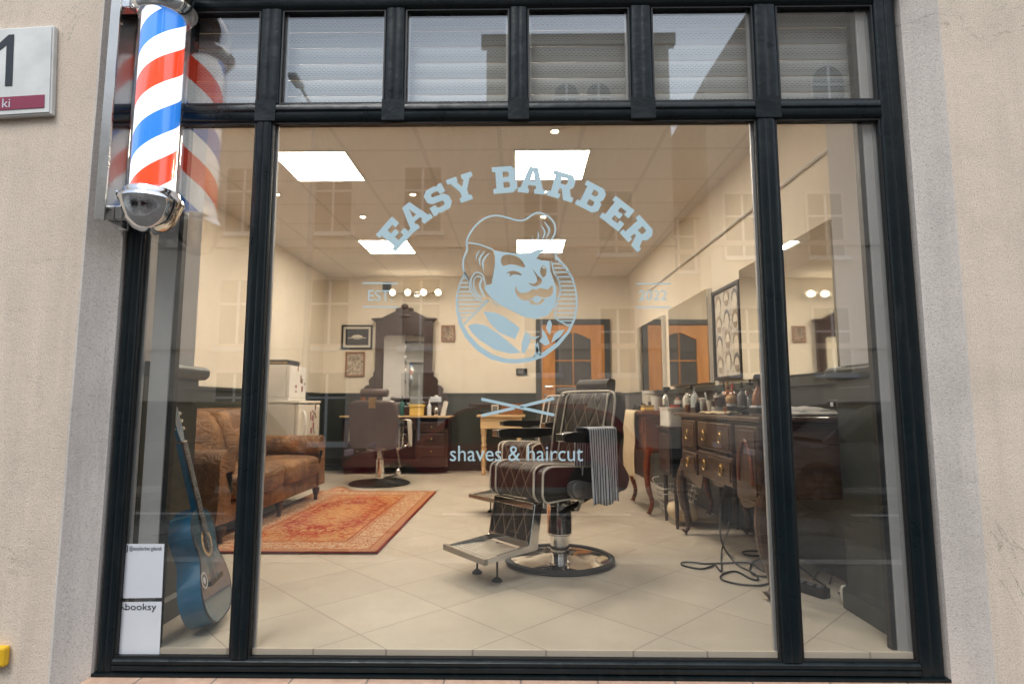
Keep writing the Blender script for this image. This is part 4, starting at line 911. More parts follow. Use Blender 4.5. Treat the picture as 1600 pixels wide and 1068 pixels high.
# ================================================================== BARBER CHAIRS
def prof_prism(prof, x0, x1, nm, mt, par, bev=0, sm=40): return MB().prism(prof, x0, x1, 'yz').build(nm, mt, par, sm, bev)
def make_chair(label, loc, rz):
    t = thing("barber_chair", label, "barber chair", loc, rz, "quilted barber chairs in a row")
    base = MB().lathe([(.312, .022), (.30, .028), (.20, .042), (.12, .054), (.085, .060), (0, .060)], n=48).build("base", 'chrome', t, 50)
    MB().lathe([(.330, 0), (.345, .010), (.343, .026), (.328, .034), (.313, .030), (.311, 0)], n=48).build("rubber_ring", 'rubber', base)
    MB().lathe([(.060, .061), (.060, .165), (.080, .168), (.082, .175), (.080, .182), (.078, .345), (.082, .350), (.082, .372), (0, .372)], n=32).build("pump_column", 'chrome', t)
    MB().lathe([(.045, .373), (.045, .42), (0, .42)], n=20).build("pump_neck", 'black', t)
    MB().box((-.10, -.035, .335), (-.079, .035, .40)).build("pump_bracket", 'black', t, 0, .003)
    MB().tube([(.065, .02, .36), (.19, -.02, .345), (.25, -.05, .40)], .010).ball((.26, -.055, .41), .018).build("pump_lever", 'steel', t)
    MB().box((-.17, -.20, .418), (.17, .16, .44)).build("seat_plate", 'black', t, 0, .004)
    sp = rpoly([(-.335, .425), (.18, .445), (.19, .60), (-.30, .625), (-.355, .60), (-.36, .46)], .05, 6)
    prof_prism(sp, -.185, .185, "seat", 'quilt', t)
    for s_ in (-1, 1):
        prof_prism([(p[0] * .985, p[1] - .004) for p in sp], s_ * .187, s_ * .262, "seat_bolster", 'leather', t, .012)
        MB().tube([(s_ * .187, p[0] * 1.005, p[1] + (.004 if p[1] > .5 else -.002)) for p in sp], .0070, 6, True).build("seat_piping", 'piping', t)
        MB().tube([(s_ * .258, p[0] * .985, p[1] - .003) for p in sp], .0066, 6, True).build("seat_piping", 'piping', t)
    # backrest: side profile leaning back
    def bx_(u, v): return (.145 + v * .22 + u * math.cos(R(15)), .53 + v * .96 - u * math.sin(R(15)) * 0)
    wb = [(-.0, .0), (.0, .28), (.0, .50), (.02, .545), (.06, .55), (.09, .52), (.10, .30), (.10, .0)]
    bp = [bx_(u, v) for u, v in wb]
    prof_prism(bp, -.195, .195, "backrest", 'quilt', t, 0, 60)
    for s_ in (-1, 1):
        pts = [bx_(-.004, v) for v in (.0, .28, .50)]
        b = MB()
        # bolster narrows at the waist
        W = [(.265, .0), (.270, .15), (.278, .30), (.278, .45), (.266, .525), (.235, .55)]
        vs = []; fs = []
        for (xo, v) in W:
            th = .095 if v < .5 else .07
            for (xx, u) in ((.196, 0.0), (xo - .02, -.012), (xo, .01), (xo, th), (xo - .03, th + .01), (.196, th + .005)):
                p = bx_(u + (.012 if v > .52 else 0), v); vs.append((s_ * xx, p[0], p[1]))
        n6 = 6
        for j in range(len(W) - 1):
            for i in range(n6): fs.append((j * n6 + i, j * n6 + (i + 1) % n6, (j + 1) * n6 + (i + 1) % n6, (j + 1) * n6 + i))
        fs.append(tuple(range(n6))); fs.append(tuple(range((len(W) - 1) * n6, len(W) * n6)))
        b.add(vs, fs); b.build("back_bolster", 'leather', t, 50, .010)
        MB().tube([(s_ * .196, *bx_(-.006, v)) for v in (.02, .15, .30, .45, .52)] + [(s_ * .190, *bx_(.02, .553))], .0066, 6).build("back_piping", 'piping', t)
    pts = [(-.262, *bx_(-.010, .0))] + [(-x_, *bx_(-.010, v)) for x_, v in ((.266, .15), (.273, .30), (.272, .44), (.260, .520), (.225, .553), (.10, .558))]
    pts = pts + [(-p[0], p[1], p[2]) for p in reversed(pts)]
    MB().tube(cr(pts, 3), .0072, 6).build("back_piping", 'piping', t)
    prof_prism(rpoly([bx_(.105, .02), bx_(.105, .50), bx_(.125, .50), bx_(.125, .02)], .01), -.20, .20, "back_shell", 'black', t)
    # headrest
    MB().tube([(0, *bx_(.07, .50)), (0, *bx_(.07, .60))], .012).build("headrest_post", 'steel', t)
    hp = rpoly([bx_(.035, .54), bx_(.02, .615), bx_(.04, .645), bx_(.105, .64), bx_(.115, .55)], .02, 4)
    h = prof_prism(hp, -.145, .145, "headrest", 'leather', t, .015)
    # arms
    for s_ in (-1, 1):
        a = MB(); x0_, x1_ = (s_ * .285, s_ * .35)
        a.prism(rpoly([(-.26, .765), (-.26, .812), (-.18, .820), (.22, .812), (.23, .770), (.10, .752), (-.10, .755)], .012, 3), min(x0_, x1_), max(x0_, x1_), 'yz').build("armrest", 'black', t, 40, .010)
        MB().box((s_ * .288, -.278, .768), (s_ * .347, -.262, .812)).build("arm_tip", 'chrome', t, 0, .004)
        q = MB(); q.prism(rpoly([(-.20, .47), (-.15, .43), (.06, .42), (.30, .45), (.33, .52), (.16, .76), (.08, .76), (.17, .56), (.05, .50), (-.12, .54), (-.19, .53)], .03, 4), s_ * .285, s_ * .302, 'yz'); q.build("arm_bracket", 'dull', t, 40, .004)
        MB().lathe([(.042, s_ * .303), (.042, s_ * .312), (.03, s_ * .318), (0, s_ * .318)], (0, -.13, .485), 20, 'x').build("bracket_boss", 'dull', t)
    for s_ in (-1, 1): MB().prism([(-.16, .315), (-.16, .345), (.26, .475), (.26, .445)], s_ * .17, s_ * .185, 'yz').build("recline_linkage", 'black', t, 0, .003)
    # footrest
    f0 = Vector((0, -.350, .390)); f1 = Vector((0, -.395, .178))
    fp = [(f0.y - .005, f0.z), (f0.y + .030, f0.z), (f1.y + .030, f1.z), (f1.y - .005, f1.z)]
    fr_ = prof_prism(fp, -.185, .185, "leg_panel", 'quilt', t, .004)
    b = MB()
    for s_ in (-1, 1): b.prism([(f0.y - .012, f0.z + .02), (f0.y + .04, f0.z + .02), (f1.y + .05, f1.z - .02), (f1.y - .30, f1.z - .045), (f1.y - .30, f1.z - .015), (f1.y - .01, f1.z + .01)], s_ * .188, s_ * .202, 'yz')
    b.box((-.187, f0.y - .016, f0.z - .012), (.187, f0.y + .035, f0.z + .028)).box((-.185, f1.y - .014, f1.z - .01), (.185, f1.y - .006, f1.z + .03)).build("footrest_frame", 'chrome', fr_, 0, .003)
    MB().box((-.187, f1.y - .30, f1.z - .040), (.187, f1.y - .01, f1.z - .031)).build("plate_base", 'black', fr_, 0)
    b = MB(); b.box((-.187, f1.y - .30, f1.z - .0305), (-.180, f1.y - .01, f1.z - .022)).box((.180, f1.y - .30, f1.z - .0305), (.187, f1.y - .01, f1.z - .022))
    for k in range(11): yy = f1.y - .290 + k * .0262; b.prism([(yy, f1.z - .0300), (yy + .002, f1.z - .022), (yy + .013, f1.z - .019), (yy + .0155, f1.z - .0300)], -.18, .18, 'yz')
    b.box((-.215, f1.y - .325, f1.z - .045), (.215, f1.y - .301, f1.z - .012)).build("foot_plate", 'rib', fr_, 0, .002)
    for s_ in (-1, 1): MB().lathe([(.030, 0), (.030, .006), (.012, .022), (.006, .026), (.006, f1.z - .041)], (s_ * .10, f1.y - .16, 0), 16).build("foot_stud", 'rubber', fr_)
    return t
HEAD = R(-52)
ch = make_chair("quilted dark leather barber chair with white piping nearest the window", (.245, 3.75, 0), HEAD)
dup(ch, (.225, 5.66, 0), HEAD, "second quilted dark barber chair, mostly hidden behind the nearest one")
# striped towel over the near arm
def drape(nm, label, mt, par_loc, rz, half, zt, zl, zr, wlen, off=0, folds=.010, th=.003, seed=0, cat="towel"):
    t = thing(nm, label, cat, par_loc, rz); vs = []; fs = []
    path = []
    nL = 14
    for k in range(nL + 1): path.append((-half - .012, zl + (zt - zl) * k / nL))
    for k in range(1, 7): a = math.pi - math.pi * k / 7; path.append((math.cos(a) * (half + .012), zt + .014 * math.sin(a)))
    for k in range(nL + 1): path.append((half + .012, zt - (zt - zr) * k / nL))
    nw = 26
    for j in range(nw + 1):
        v = j / nw
        for i, (x_, z_) in enumerate(path):
            hang = max(0, (zt - z_)) / max(.01, zt - min(zl, zr)); sgn = -1 if x_ < 0 else 1
            y_ = -wlen / 2 + wlen * v + off * (1 if i > len(path) / 2 else 0)
            y_ *= 1 - .10 * hang
            w_ = folds * hang * (math.sin(v * 11 + seed + z_ * 2) + .5 * math.sin(v * 23 + seed * 2 + z_ * 11)) + .02 * hang
            zz = z_ + (.010 * math.sin(v * 9 + seed) if hang > .95 else 0)
            vs.append((x_ + sgn * w_, y_, zz))
    n_ = len(path)
    for j in range(nw):
        for i in range(n_ - 1): a = j * n_ + i; fs.append((a, a + 1, a + n_ + 1, a + n_))
    o = MB().add(vs, fs).build("cloth", mt, t, 70); q = o.modifiers.new("s", 'SOLIDIFY'); q.thickness = th; q.offset = 1
    return t
ca, sa = math.cos(HEAD), math.sin(HEAD)
def cw(lx, ly, lz=0): return (.245 + lx * ca - ly * sa, 3.75 + lx * sa + ly * ca, lz)
drape("striped_towel", "blue and white striped towel hanging over the nearest chair arm", 'stripe', cw(.318, .01), HEAD, .036, .828, .50, .40, .24, .015, .008)
# far chair with its back to us
def far_chair():
    t = thing("barber_chair", "plain oxblood barber chair with its back to the window", "barber chair", (-1.745, 7.25, 0), R(180) - R(4))
    b_ = MB().lathe([(.37, 0), (.375, .012), (.34, .03), (.15, .05), (.06, .07), (0, .07)], n=40).build("base", 'rubber', t, 50)
    MB().lathe([(.055, .06), (.055, .30), (.04, .31), (.04, .42)], n=24).build("pump_column", 'chrome', t)
    MB().box((-.13, -.16, .42), (.13, .16, .45)).build("seat_plate", 'steel', t, 0, .004)
    MB().prism(rpoly([(-.30, .452), (.22, .452), (.24, .58), (-.30, .60)], .04), -.26, .26, 'yz').build("seat", 'oxblood', t, 40, .015)
    q = MB().cushion((0, 0, 0), (.29, .065, .285), .22, 22, .003).build("backrest", 'oxblood', t, 60); q.location = (0, .27, .74); q.rotation_euler = (R(-8), 0, 0)
    MB().lathe([(0, -.17), (.045, -.165), (.05, -.15), (.05, .15), (.045, .165), (0, .17)], (0, .28, 1.115), 20, 'x').build("headrest", 'oxblood', t)
    MB().box((-.045, .335, .93), (.045, .365, 1.06)).build("lock_plate", 'brass', t, 0, .006)
    for s_ in (-1, 1):
        MB().box((s_ * .29, -.22, .72), (s_ * .35, .22, .76)).build("armrest", 'black', t, 0, .01)
        MB().tube(cr([(s_ * .32, -.18, .72), (s_ * .32, -.16, .50), (s_ * .28, 0, .45), (s_ * .32, .14, .52), (s_ * .32, .16, .72)], 4), .012).build("arm_bracket", 'chrome', t)
    b = MB().tube([(-.10, .04, .09), (-.22, .20, .12), (-.30, .26, .16)], .010).ball((-.31, .27, .18), (.03, .03, .045))
    b.build("pump_pedal", 'chrome', t)
    MB().box((-.16, -.62, .16), (.16, -.40, .18)).tube([(-.13, -.42, .17), (-.13, -.26, .46)], .012).tube([(.13, -.42, .17), (.13, -.26, .46)], .012).build("footrest", 'steel', t)
far_chair()
drape("towel", "pale towel draped over the right arm of the far chair", 'ptowel', (-1.43, 7.22, 0), R(0), .034, .775, .42, .46, .26, 0, .012, seed=1)
drape("towel", "folded pale towel hanging on the left arm of the far chair", 'ptowel', (-2.065, 7.25, 0), R(0), .034, .775, .52, .50, .16, 0, .006, seed=2)

# ================================================================== RIGHT SIDE
# mirrors, poster, conduit on the right wall: local x along the wall (towards the window), y into the wall
WR = math.atan2(-.033, 1)
def onwall(pts): # photograph px -> (distance along y, z) on the right wall
    out = []
    for px, py in pts:
        x_ = 1.8
        for _ in range(12): v = fx(px, py, x_); x_ = wl(v.y) - .05
        out.append((v.y, v.z))
    return out
def wallthing(name, label, cat, q, depth, build, group=None):
    y0 = sum(p[0] for p in q) / len(q); z0 = min(p[1] for p in q)
    t = thing(name, label, cat, (wl(y0) - .002, y0, z0), math.atan(.033), group)
    build(t, [(p[0] - y0, p[1] - z0) for p in q]); return t
def mk_mirror(t, q):
    ys = [p[0] for p in q]; zs = [p[1] for p in q]; a, c, d = min(ys), max(ys), max(zs)
    MB().box((-.045, a, 0), (0, c, d)).build("backing_box", 'white', t, 0, .003)
    MB().box((-.050, a + .004, .004), (-.046, c - .004, d - .004)).build("mirror_glass", 'mirror', t, 0)
G_ = "frameless mirrors along the right wall"
def rect(px0, py0, px1, py1, zb):
    a = onwall([(px0, py0), (px1, py1)]); return [(a[0][0], a[0][1]), (a[1][0], a[1][1]), (a[0][0], zb)]
ym = lambda px: onwall([(px, 560)])[0][0]
for px0, px1, (pa, pb), lb in ((996, 1035, ((1035, 491), (1033, 609)), "far narrow mirror on the right wall reflecting the door"), (1046, 1108, ((1106, 449), (1047, 604)), "middle mirror on the right wall left of the framed poster"), (1160, 1309, ((1308, 335), (1312, 579)), "largest mirror on the right wall nearest the window")):
    y0, y1 = ym(px0), ym(px1); zt, zb = onwall([pa])[0][1], onwall([pb])[0][1]; q = [(y0, zb), (y1, zb), (y0, zt)]
    t = thing("wall_mirror", lb, "mirror", (wl((y0 + y1) / 2) - .002, (y0 + y1) / 2, zb), math.atan(.033), G_)
    mk_mirror(t, [(p[0] - (y0 + y1) / 2, p[1] - zb) for p in q])
y0, y1 = ym(1113), ym(1156); zb = onwall([(1140, 592)])[0][1]; h_ = onwall([(1156, 433)])[0][1] - zb
t = thing("framed_poster", "tall black framed poster of drawn portraits between the mirrors", "poster", (wl((y0 + y1) / 2) - .002, (y0 + y1) / 2, zb), math.atan(.033))
a = abs(y1 - y0) / 2
MB().prism([(-a, 0), (a, 0), (a, h_), (-a, h_)], -.04, 0, 'yz', [[(-a + .03, .03), (-a + .03, h_ - .03), (a - .03, h_ - .03), (a - .03, .03)]]).build("frame", 'black', t, 0, .003)
MB().box((-.02, -a + .03, .03), (-.001, a - .03, h_ - .03)).build("print", 'poster', t, 0)
b = MB(); random.seed(4)
for i in range(3):
    for j in range(4):
        cy_ = -a + .12 + i * (2 * a - .24) / 2; cz_ = .13 + j * (h_ - .26) / 3 + (.03 if i == 1 else 0)
        ring = [(cy_ + .055 * math.cos(k * math.pi / 10), cz_ + .075 * math.sin(k * math.pi / 10)) for k in range(20)]
        fo = MB().prism(ring, -.023, -.0205, 'yz').build("portrait", 'mat_', t, 0)
        hair = [(cy_ + .060 * math.cos(k * math.pi / 10), cz_ + .082 * math.sin(k * math.pi / 10)) for k in range(-1, 12)] + [(cy_ - .035, cz_ + .035), (cy_, cz_ + .05), (cy_ + .035, cz_ + .03)]
        MB().prism(hair, -.0250, -.0232, 'yz').build("hair", 'logo2' if (i + j) % 3 else 'grey', fo, 0)
        if (i + j) % 2 == 0: MB().prism([(cy_ + .040 * math.cos(k * math.pi / 10), cz_ - .02 + .052 * math.sin(k * math.pi / 10)) for k in range(10, 21)], -.0250, -.0232, 'yz').build("beard", 'logo2', fo, 0)
c0 = onwall([(1300, 221), (1180, 317), (1102, 380), (1010, 453)])
tag(MB().tube([(wl(p[0]) - .02, p[0], p[1]) for p in c0], .012).build("cable_conduit", 'white', None), "thin pale cable conduit running along the upper right wall", "conduit")
t = thing("power_strip", "black power strip lying on the floor by the right wall", "power strip", (1.50, 3.17, 0), R(118))
MB().prism(rpoly([(-.12, -.035), (.12, -.035), (.12, .035), (-.12, .035)], .02), .001, .045, 'xy').build("body", 'black', t, 40, .006)
b = MB()
for k in range(4): b.lathe([(.018, .0455), (.018, .052), (.012, .052), (.012, .047)], (-.08 + k * .055, 0, 0), 14)
b.build("sockets", 'grey', t)
def cable(label, pts, r=.0055, mt='black', k=6):
    return tag(MB().tube(cr(pts, k), r, 6).build("cable", mt, None), label, "cable")
F = lambda px, py, z=.007: tuple(fz(px, py, z))
D = lambda px, py: tuple(fx(px, py, 1.225))
cable("long black cable dropping from the dresser and looping over the tiles", [tuple(fx(1190, 633, 1.40)), tuple(fx(1150, 641, 1.24)), D(1136, 652), D(1133, 690), D(1140, 730), D(1130, 770), D(1126, 800), F(1126, 838, .10), F(1133, 858), F(1150, 880), F(1178, 895), F(1184, 905), F(1172, 903), F(1150, 892), F(1130, 896), F(1127, 904), F(1150, 911), F(1185, 914), F(1205, 909), F(1208, 902), F(1180, 898), F(1172, 890), F(1176, 878), F(1188, 872), F(1203, 862)])
cable("second black cable hanging from the dresser beside the long one", [tuple(fx(1200, 636, 1.38)), tuple(fx(1148, 645, 1.24)), D(1134, 656), D(1138, 700), D(1143, 740), D(1141, 780), D(1139, 822), F(1130, 850, .06), F(1127, 868), F(1127, 892), F(1118, 882), F(1112, 884), F(1095, 888), F(1068, 883), F(1066, 878), F(1085, 878), F(1105, 880), F(1160, 878), F(1176, 881), F(1190, 890), F(1212, 897)])
cable("thin black cable lying on the floor between dresser and power strip", [F(1204, 862), F(1180, 860), F(1162, 861), F(1165, 866), F(1190, 867), F(1204, 860), F(1225, 870), F(1250, 885), F(1275, 905), F(1290, 915)])
cable("short black cable curling up from the power strip", [F(1270, 905), F(1280, 892, .08), F(1290, 885, .10), F(1300, 895, .06), F(1296, 912)], .005)
cable("black cable curling from the power strip to the right wall corner", [F(1310, 925), F(1325, 935), F(1330, 928), F(1322, 905), F(1330, 890, .06), F(1336, 885, .1)], .005)
cable("white cable hanging on the right wall below the largest mirror", [(1.80, 3.02, 1.18), (1.79, 2.99, 1.10), (1.785, 3.0, 1.0), (1.785, 3.01, .93)], .006, 'white')
t = thing("crumpled_paper", "crumpled pale paper scrap on the floor by the right pier", "paper", (fz(1334, 948).x - .02, fz(1334, 948).y + .03, 0)); MB().cushion((0, 0, .05), (.028, .022, .05), .7, 8, .02, 4).build("scrap", 'ptowel', t, 10)

# ---- dark dresser
DX = 1.235
t = thing("dresser", "dark mahogany dresser with brass handles and cabriole legs", "dresser", (0, 0, 0))
y0, y1 = 2.98, 4.55
MB().box((DX + .012, y0 + .02, .50), (1.76, y1 - .02, .885)).build("carcass", 'mahog', t, 0, .006)
MB().box((DX - .03, y0 - .02, .887), (1.775, y1 + .04, .915)).build("top", 'mahog', t, 0, .010)
def D2(px, py): v = fx(px, py, DX); return (v.y, v.z)
ap_px = [(430,255),(460,262),(490,300),(518,308),(528,245),(545,222),(570,250),(600,290),(640,308),(670,292),(700,275),(725,290),(742,340),(755,400),(790,430),(850,420),(890,432),(912,470)]
ap = [D2(960 + a / 3.815, 680 + c / 3.815) for a, c in ap_px]
ap = [(v.x, v.y) for v in cr([(*p, 0) for p in ap], 4)]
poly = [(y1 - .02, .52), (y1 - .02, ap[0][1])] + ap + [(y0 + .02, min(ap[-1][1], .36)), (y0 + .02, .52)]
MB().prism(poly, DX - .002, DX + .010, 'yz').build("scalloped_apron", 'mahog', t, 0)
yq = lambda px: fx(px, 700, DX).y
cols = [(1071, 1090), (1095, 1148)]
def panel(ya, yb, za, zb, nm="drawer", knobs=0, arch_=False):
    lo, hi = min(ya, yb), max(ya, yb)
    o = MB().box((DX - .016, lo, za), (DX + .0115, hi, zb)).build(nm, 'mahog', t, 0, .008)
    MB().prism([(lo + .025, za + .025), (hi - .025, za + .025), (hi - .025, zb - .025), (lo + .025, zb - .025)], DX - .022, DX - .0165, 'yz').build("raised_panel", 'mahog', o, 0, .005)
    for k in range(knobs):
        yy = lo + (hi - lo) * ((k + .5) / knobs if knobs > 1 else .5); zz = (za + zb) / 2
        MB().tube([(DX - .030, yy + .028 * math.cos(a * .393), zz - .004 + .030 * math.sin(a * .393)) for a in range(16)], .005, 6, True).prism(rpoly([(yy - .03, zz + .01), (yy - .015, zz + .04), (yy + .015, zz + .04), (yy + .03, zz + .01), (yy, zz - .015)], .008), DX - .029, DX - .0225, 'yz').build("brass_handle", 'brass', o)
    if arch_:
        aw = (hi - lo) / 2 - .06; cyy = (lo + hi) / 2
        MB().tube([(DX - .025, cyy + aw * math.cos(a * math.pi / 12), za + .10 + (zb - za - .18) * math.sin(a * math.pi / 12)) for a in range(13)], .010, 6).build("carved_arch", 'redwood', o)
ya, yb, yc, yd, ye = yq(1069), yq(1091), yq(1094), yq(1147), yq(1153)
panel(ya, yb, .66, .865, "drawer", 1); panel(ya, yb, .49, .64, "drawer", 1)
panel(yc, yd, .69, .865, "drawer", 2); panel(yc, yd, .50, .67, "drawer", 2)
panel(ye, y0 + .04, .46, .865, "cupboard_door", 0, True)
for yy, xx in ((y1 - .05, DX + .03), (y0 + .05, DX + .03), (y1 - .05, 1.72), (y0 + .05, 1.72)):
    MB().tube(cr([(xx, yy, .56), (xx - .03, yy, .44), (xx - .035, yy, .30), (xx + .0, yy, .14), (xx + .005, yy, .06), (xx - .03, yy, .02)], 4), [.032] * 3 + [.040] * 4 + [.036] * 4 + [.026] * 4 + [.018] * 4 + [.022, .032], 10).build("cabriole_leg", 'mahog', t)
# ---- red wood table with cloth
t = thing("side_cabinet", "reddish wooden side table with curved legs by the right wall", "table", (0, 0, 0))
MB().box((1.08, 5.16, .885), (1.70, 6.35, .915)).build("top", 'redwood', t, 0, .008)
MB().box((1.115, 5.20, .55), (1.70, 6.30, .884)).build("body", 'redwood', t, 0, .006)
for ya_, yb_ in ((5.24, 5.72), (5.78, 6.26)): MB().box((1.104, ya_, .72), (1.114, yb_, .86)).build("drawer_front", 'redwood', t, 0, .004)
for yy, xx in ((5.22, 1.14), (5.95, 1.14), (5.22, 1.66), (6.25, 1.66)):
    MB().tube(cr([(xx, yy, .57), (xx - .02, yy, .42), (xx - .01, yy, .25), (xx + .02, yy, .12), (xx - .01, yy, .02)], 4), [.03] * 5 + [.026] * 5 + [.02] * 5 + [.018, .025], 8).build("cabriole_leg", 'redwood', t)
tw_ = thing("towel", "long cream towel hanging over the front of the reddish table", "towel", (1.075, 5.70, 0), 0)
vs = []; fs = []; path = [(.12, .921), (.06, .923), (.0, .922), (-.016, .905)] + [(-.020 - .004 * math.sin(k * .7), .88 - k * .0345) for k in range(18)]
for j in range(19):
    v = j / 18
    for k, (x_, z_) in enumerate(path):
        hg = max(0, (.9 - z_) / .6); vs.append((x_ - .012 * hg * math.sin(v * 14 + z_ * 4) - .004 * hg, (-.29 + .58 * v) * (1 + .05 * hg), z_ + (.008 * math.sin(v * 7) if k == len(path) - 1 else 0)))
n_ = len(path)
for j in range(18):
    for i in range(n_ - 1): a = j * n_ + i; fs.append((a, a + 1, a + n_ + 1, a + n_))
o = MB().add(vs, fs).build("cloth", 'towel', tw_, 70); q = o.modifiers.new("s", 'SOLIDIFY'); q.thickness = .005; q.offset = -1
# ---- dark low trolley between them, white box on it
t = thing("low_cabinet", "dark low cabinet between dresser and reddish table", "cabinet", (1.20, 4.66, 0))
MB().box((0, 0, .40), (.55, .42, .77)).build("body", 'black', t, 0, .006); MB().box((-.02, -.02, .772), (.57, .44, .80)).build("top", 'walnut', t, 0, .005)
MB().box((-.008, .03, .43), (-.0005, .39, .74)).build("door", 'walnut', t, 0, .003)
for a in (.04, .51):
    for c in (.04, .38): MB().lathe([(.012, 0), (.014, .05), (.022, .399)], (a, c, 0), 10).build("leg", 'walnut', t)
t = thing("plastic_box", "white open plastic box on the dark low cabinet", "box", (1.31, 4.84, .802))
b = MB(); b.prism(rpoly([(-.12, -.15), (.12, -.15), (.12, .15), (-.12, .15)], .03), 0, .008, 'xy')
ou = rpoly([(-.12, -.15), (.12, -.15), (.12, .15), (-.12, .15)], .03); inn = [(p[0] * .95, p[1] * .96) for p in ou]
b.prism(ou, .008, .14, 'xy', [inn[::-1]]); b.build("tub", 'white', t)
MB().prism([(p[0] * 1.05, p[1] * 1.04) for p in ou], .141, .152, 'xy', [inn[::-1]]).build("rim", 'white', t)
bottle("jar", "red lidded jar inside the white plastic box", "jar", (1.28, 4.82, .812), .04, .16, 'white', 'red', 'jar')
bottle("bottle", "white capped bottle inside the white plastic box", "bottle", (1.34, 4.93, .812), .035, .20, 'teal', 'white', 'jar')
# basket
t = thing("wire_basket", "white wire basket with cloth on the floor under the dresser end", "basket", (1.36, 5.18, 0))
b = MB()
for k in range(6):
    z_ = .04 + k * .045; s_ = .11 + .012 * k; b.tube(rpoly([(-s_, -s_), (s_, -s_), (s_, s_), (-s_, s_)], .03), .0) if False else b.tube([(p[0], p[1], z_) for p in rpoly([(-s_, -s_), (s_, -s_), (s_, s_), (-s_, s_)], .03)], .004, 5, True)
for k in range(16):
    a = 2 * math.pi * k / 16; b.tube([(.105 * math.cos(a) * 1.1, .105 * math.sin(a) * 1.1, .04), (.17 * math.cos(a) * 1.08, .17 * math.sin(a) * 1.08, .265)], .003, 5)
b.build("wire_frame", 'white', t); MB().tube(cr([(-.16, 0, .26), (-.20, 0, .33), (-.14, 0, .35)], 4), .005, 5).build("handle", 'white', t)
o = tag(MB().cushion((0, 0, .11), (.13, .11, .085), .7, 12, .03, 2).build("bundled_cloth", 'towel', None, 60, 0, (1.33, 4.86, 0)), "crumpled cream cloth bundle on the floor under the dresser", "cloth")
# clutter on the reddish table
z_ = .917
t = thing("mesh_tray", "grey mesh organiser at the far end of the reddish table", "organiser", (1.22, 6.10, z_))
MB().box((-.10, -.10, 0), (.10, .10, .01)).box((-.10, -.10, .011), (.10, -.094, .16)).box((-.10, .094, .011), (.10, .10, .16)).box((-.10, -.093, .011), (-.094, .093, .16)).box((.094, -.093, .011), (.10, .093, .16)).build("mesh_box", 'grey', t, 0, .003); MB().prism([(-.105, -.105), (.105, -.105), (.105, .105), (-.105, .105)], .161, .17, 'xy', [[(-.09, -.09), (-.09, .09), (.09, .09), (.09, -.09)]]).build("rim", 'dull', t, 0)
bottle("canister", "large cream canister on the reddish table", "canister", (1.33, 5.98, z_), .075, .20, 'cream', 'white', 'jar')
bottle("cup", "tall white cup on the reddish table", "cup", (1.28, 5.47, z_), .052, .135, 'white', kind='cup')
bottle("spray_bottle", "silver spray bottle with black head on the reddish table", "spray bottle", (1.33, 5.32, z_), .032, .22, 'chrome', 'black', 'spray')
t = thing("sponge", "yellow sponge block at the near edge of the reddish table", "sponge", (1.17, 5.36, z_)); MB().box((-.05, -.07, 0), (.05, .07, .035)).build("sponge_block", 'yellow', t, 0, .01); MB().box((-.048, -.068, .036), (.048, .068, .055)).build("scourer", 'gold', t, 0, .005)
for k, (x_, y_) in enumerate(((1.15, 5.84), (1.21, 5.66), (1.16, 5.54))):
    tag(MB().box((-.03, -.05, 0), (.03, .05, .03 + .01 * k)).lathe([(.015, .03 + .01 * k), (.01, .06 + .01 * k)], n=10).build("hair_clipper", 'black', None, 0, .01, (x_, y_, z_), k), ["black hair clipper below the grey mesh organiser", "black hair clipper in the middle of the reddish table", "taller black hair clipper left of the yellow sponge"][k], "hair clipper", "hair clippers on the reddish table")
# clutter on the dresser
def DP(px, py, x_): v = fx(px, py, x_); return (x_, v.y, .917)
def dput(px, x_): 
    r = ray(px, 640); return (x_, r.y / r.x * x_, .917)
bottle("jar", "small amber jar at the far corner of the dresser", "jar", dput(1075, 1.30), .020, .07, 'amber', 'cream', 'jar')
bottle("decanter", "round glass decanter at the far end of the dresser", "decanter", dput(1081, 1.40), .050, .22, 'clear', 'black')
bottle("bottle", "clear stoppered bottle behind the glass decanter", "bottle", dput(1086, 1.55), .036, .22, 'sticker', 'chrome')
bottle("cup", "left white cup on the dresser", "cup", dput(1100, 1.42), .030, .095, 'white', kind='cup')
bottle("cup", "white cup holding a stick, beside the left white cup", "cup", dput(1111, 1.42), .030, .090, 'cream', kind='cup')
for px, lb in ((1093, "white handled comb leaning above the left cup"), (1108, "white handled comb leaning above the second cup")):
    q = dput(px, 1.44); tag(MB().tube([(0, .0, .02), (-.01, .05, .15)], .007, 6).build("comb", 'sticker', None, 40, 0, q), lb, "comb", "white combs standing on the dresser")
bottle("jar", "brown jar with pale lid in the middle of the dresser", "jar", dput(1125, 1.46), .040, .13, 'oxblood', 'cream', 'jar')
bottle("jar", "black low tub in front of the brown jar", "jar", dput(1127, 1.34), .034, .055, 'grey', 'black', 'jar')
bottle("bottle", "amber liquid bottle behind the brown jar", "bottle", dput(1138, 1.62), .05, .24, 'amber', 'brass')
bottle("bottle", "clear bottle with amber liquid near the poster", "bottle", dput(1146, 1.60), .036, .22, 'amber', 'red')
t = bottle("cup", "white cup with blue stripe holding the shaving brush", "cup", dput(1143, 1.40), .032, .065, 'sticker', kind='cup')
q = dput(1143, 1.40); o = thing("shaving_brush", "tan shaving brush standing in the striped cup", "brush", (q[0], q[1], .975)); MB().lathe([(.010, -.05), (.012, 0), (.014, .01)], n=12).build("handle", 'brass', o); MB().ball((0, 0, .035), (.036, .036, .034)).build("bristles", 'flesh', o)
bottle("bottle", "dark patterned pump bottle left of the mullion", "bottle", dput(1160, 1.50), .032, .21, 'grey', 'black')
bottle("bottle", "clear glass jar with black knob behind the patterned bottle", "jar", dput(1174, 1.66), .055, .24, 'clear', 'black')
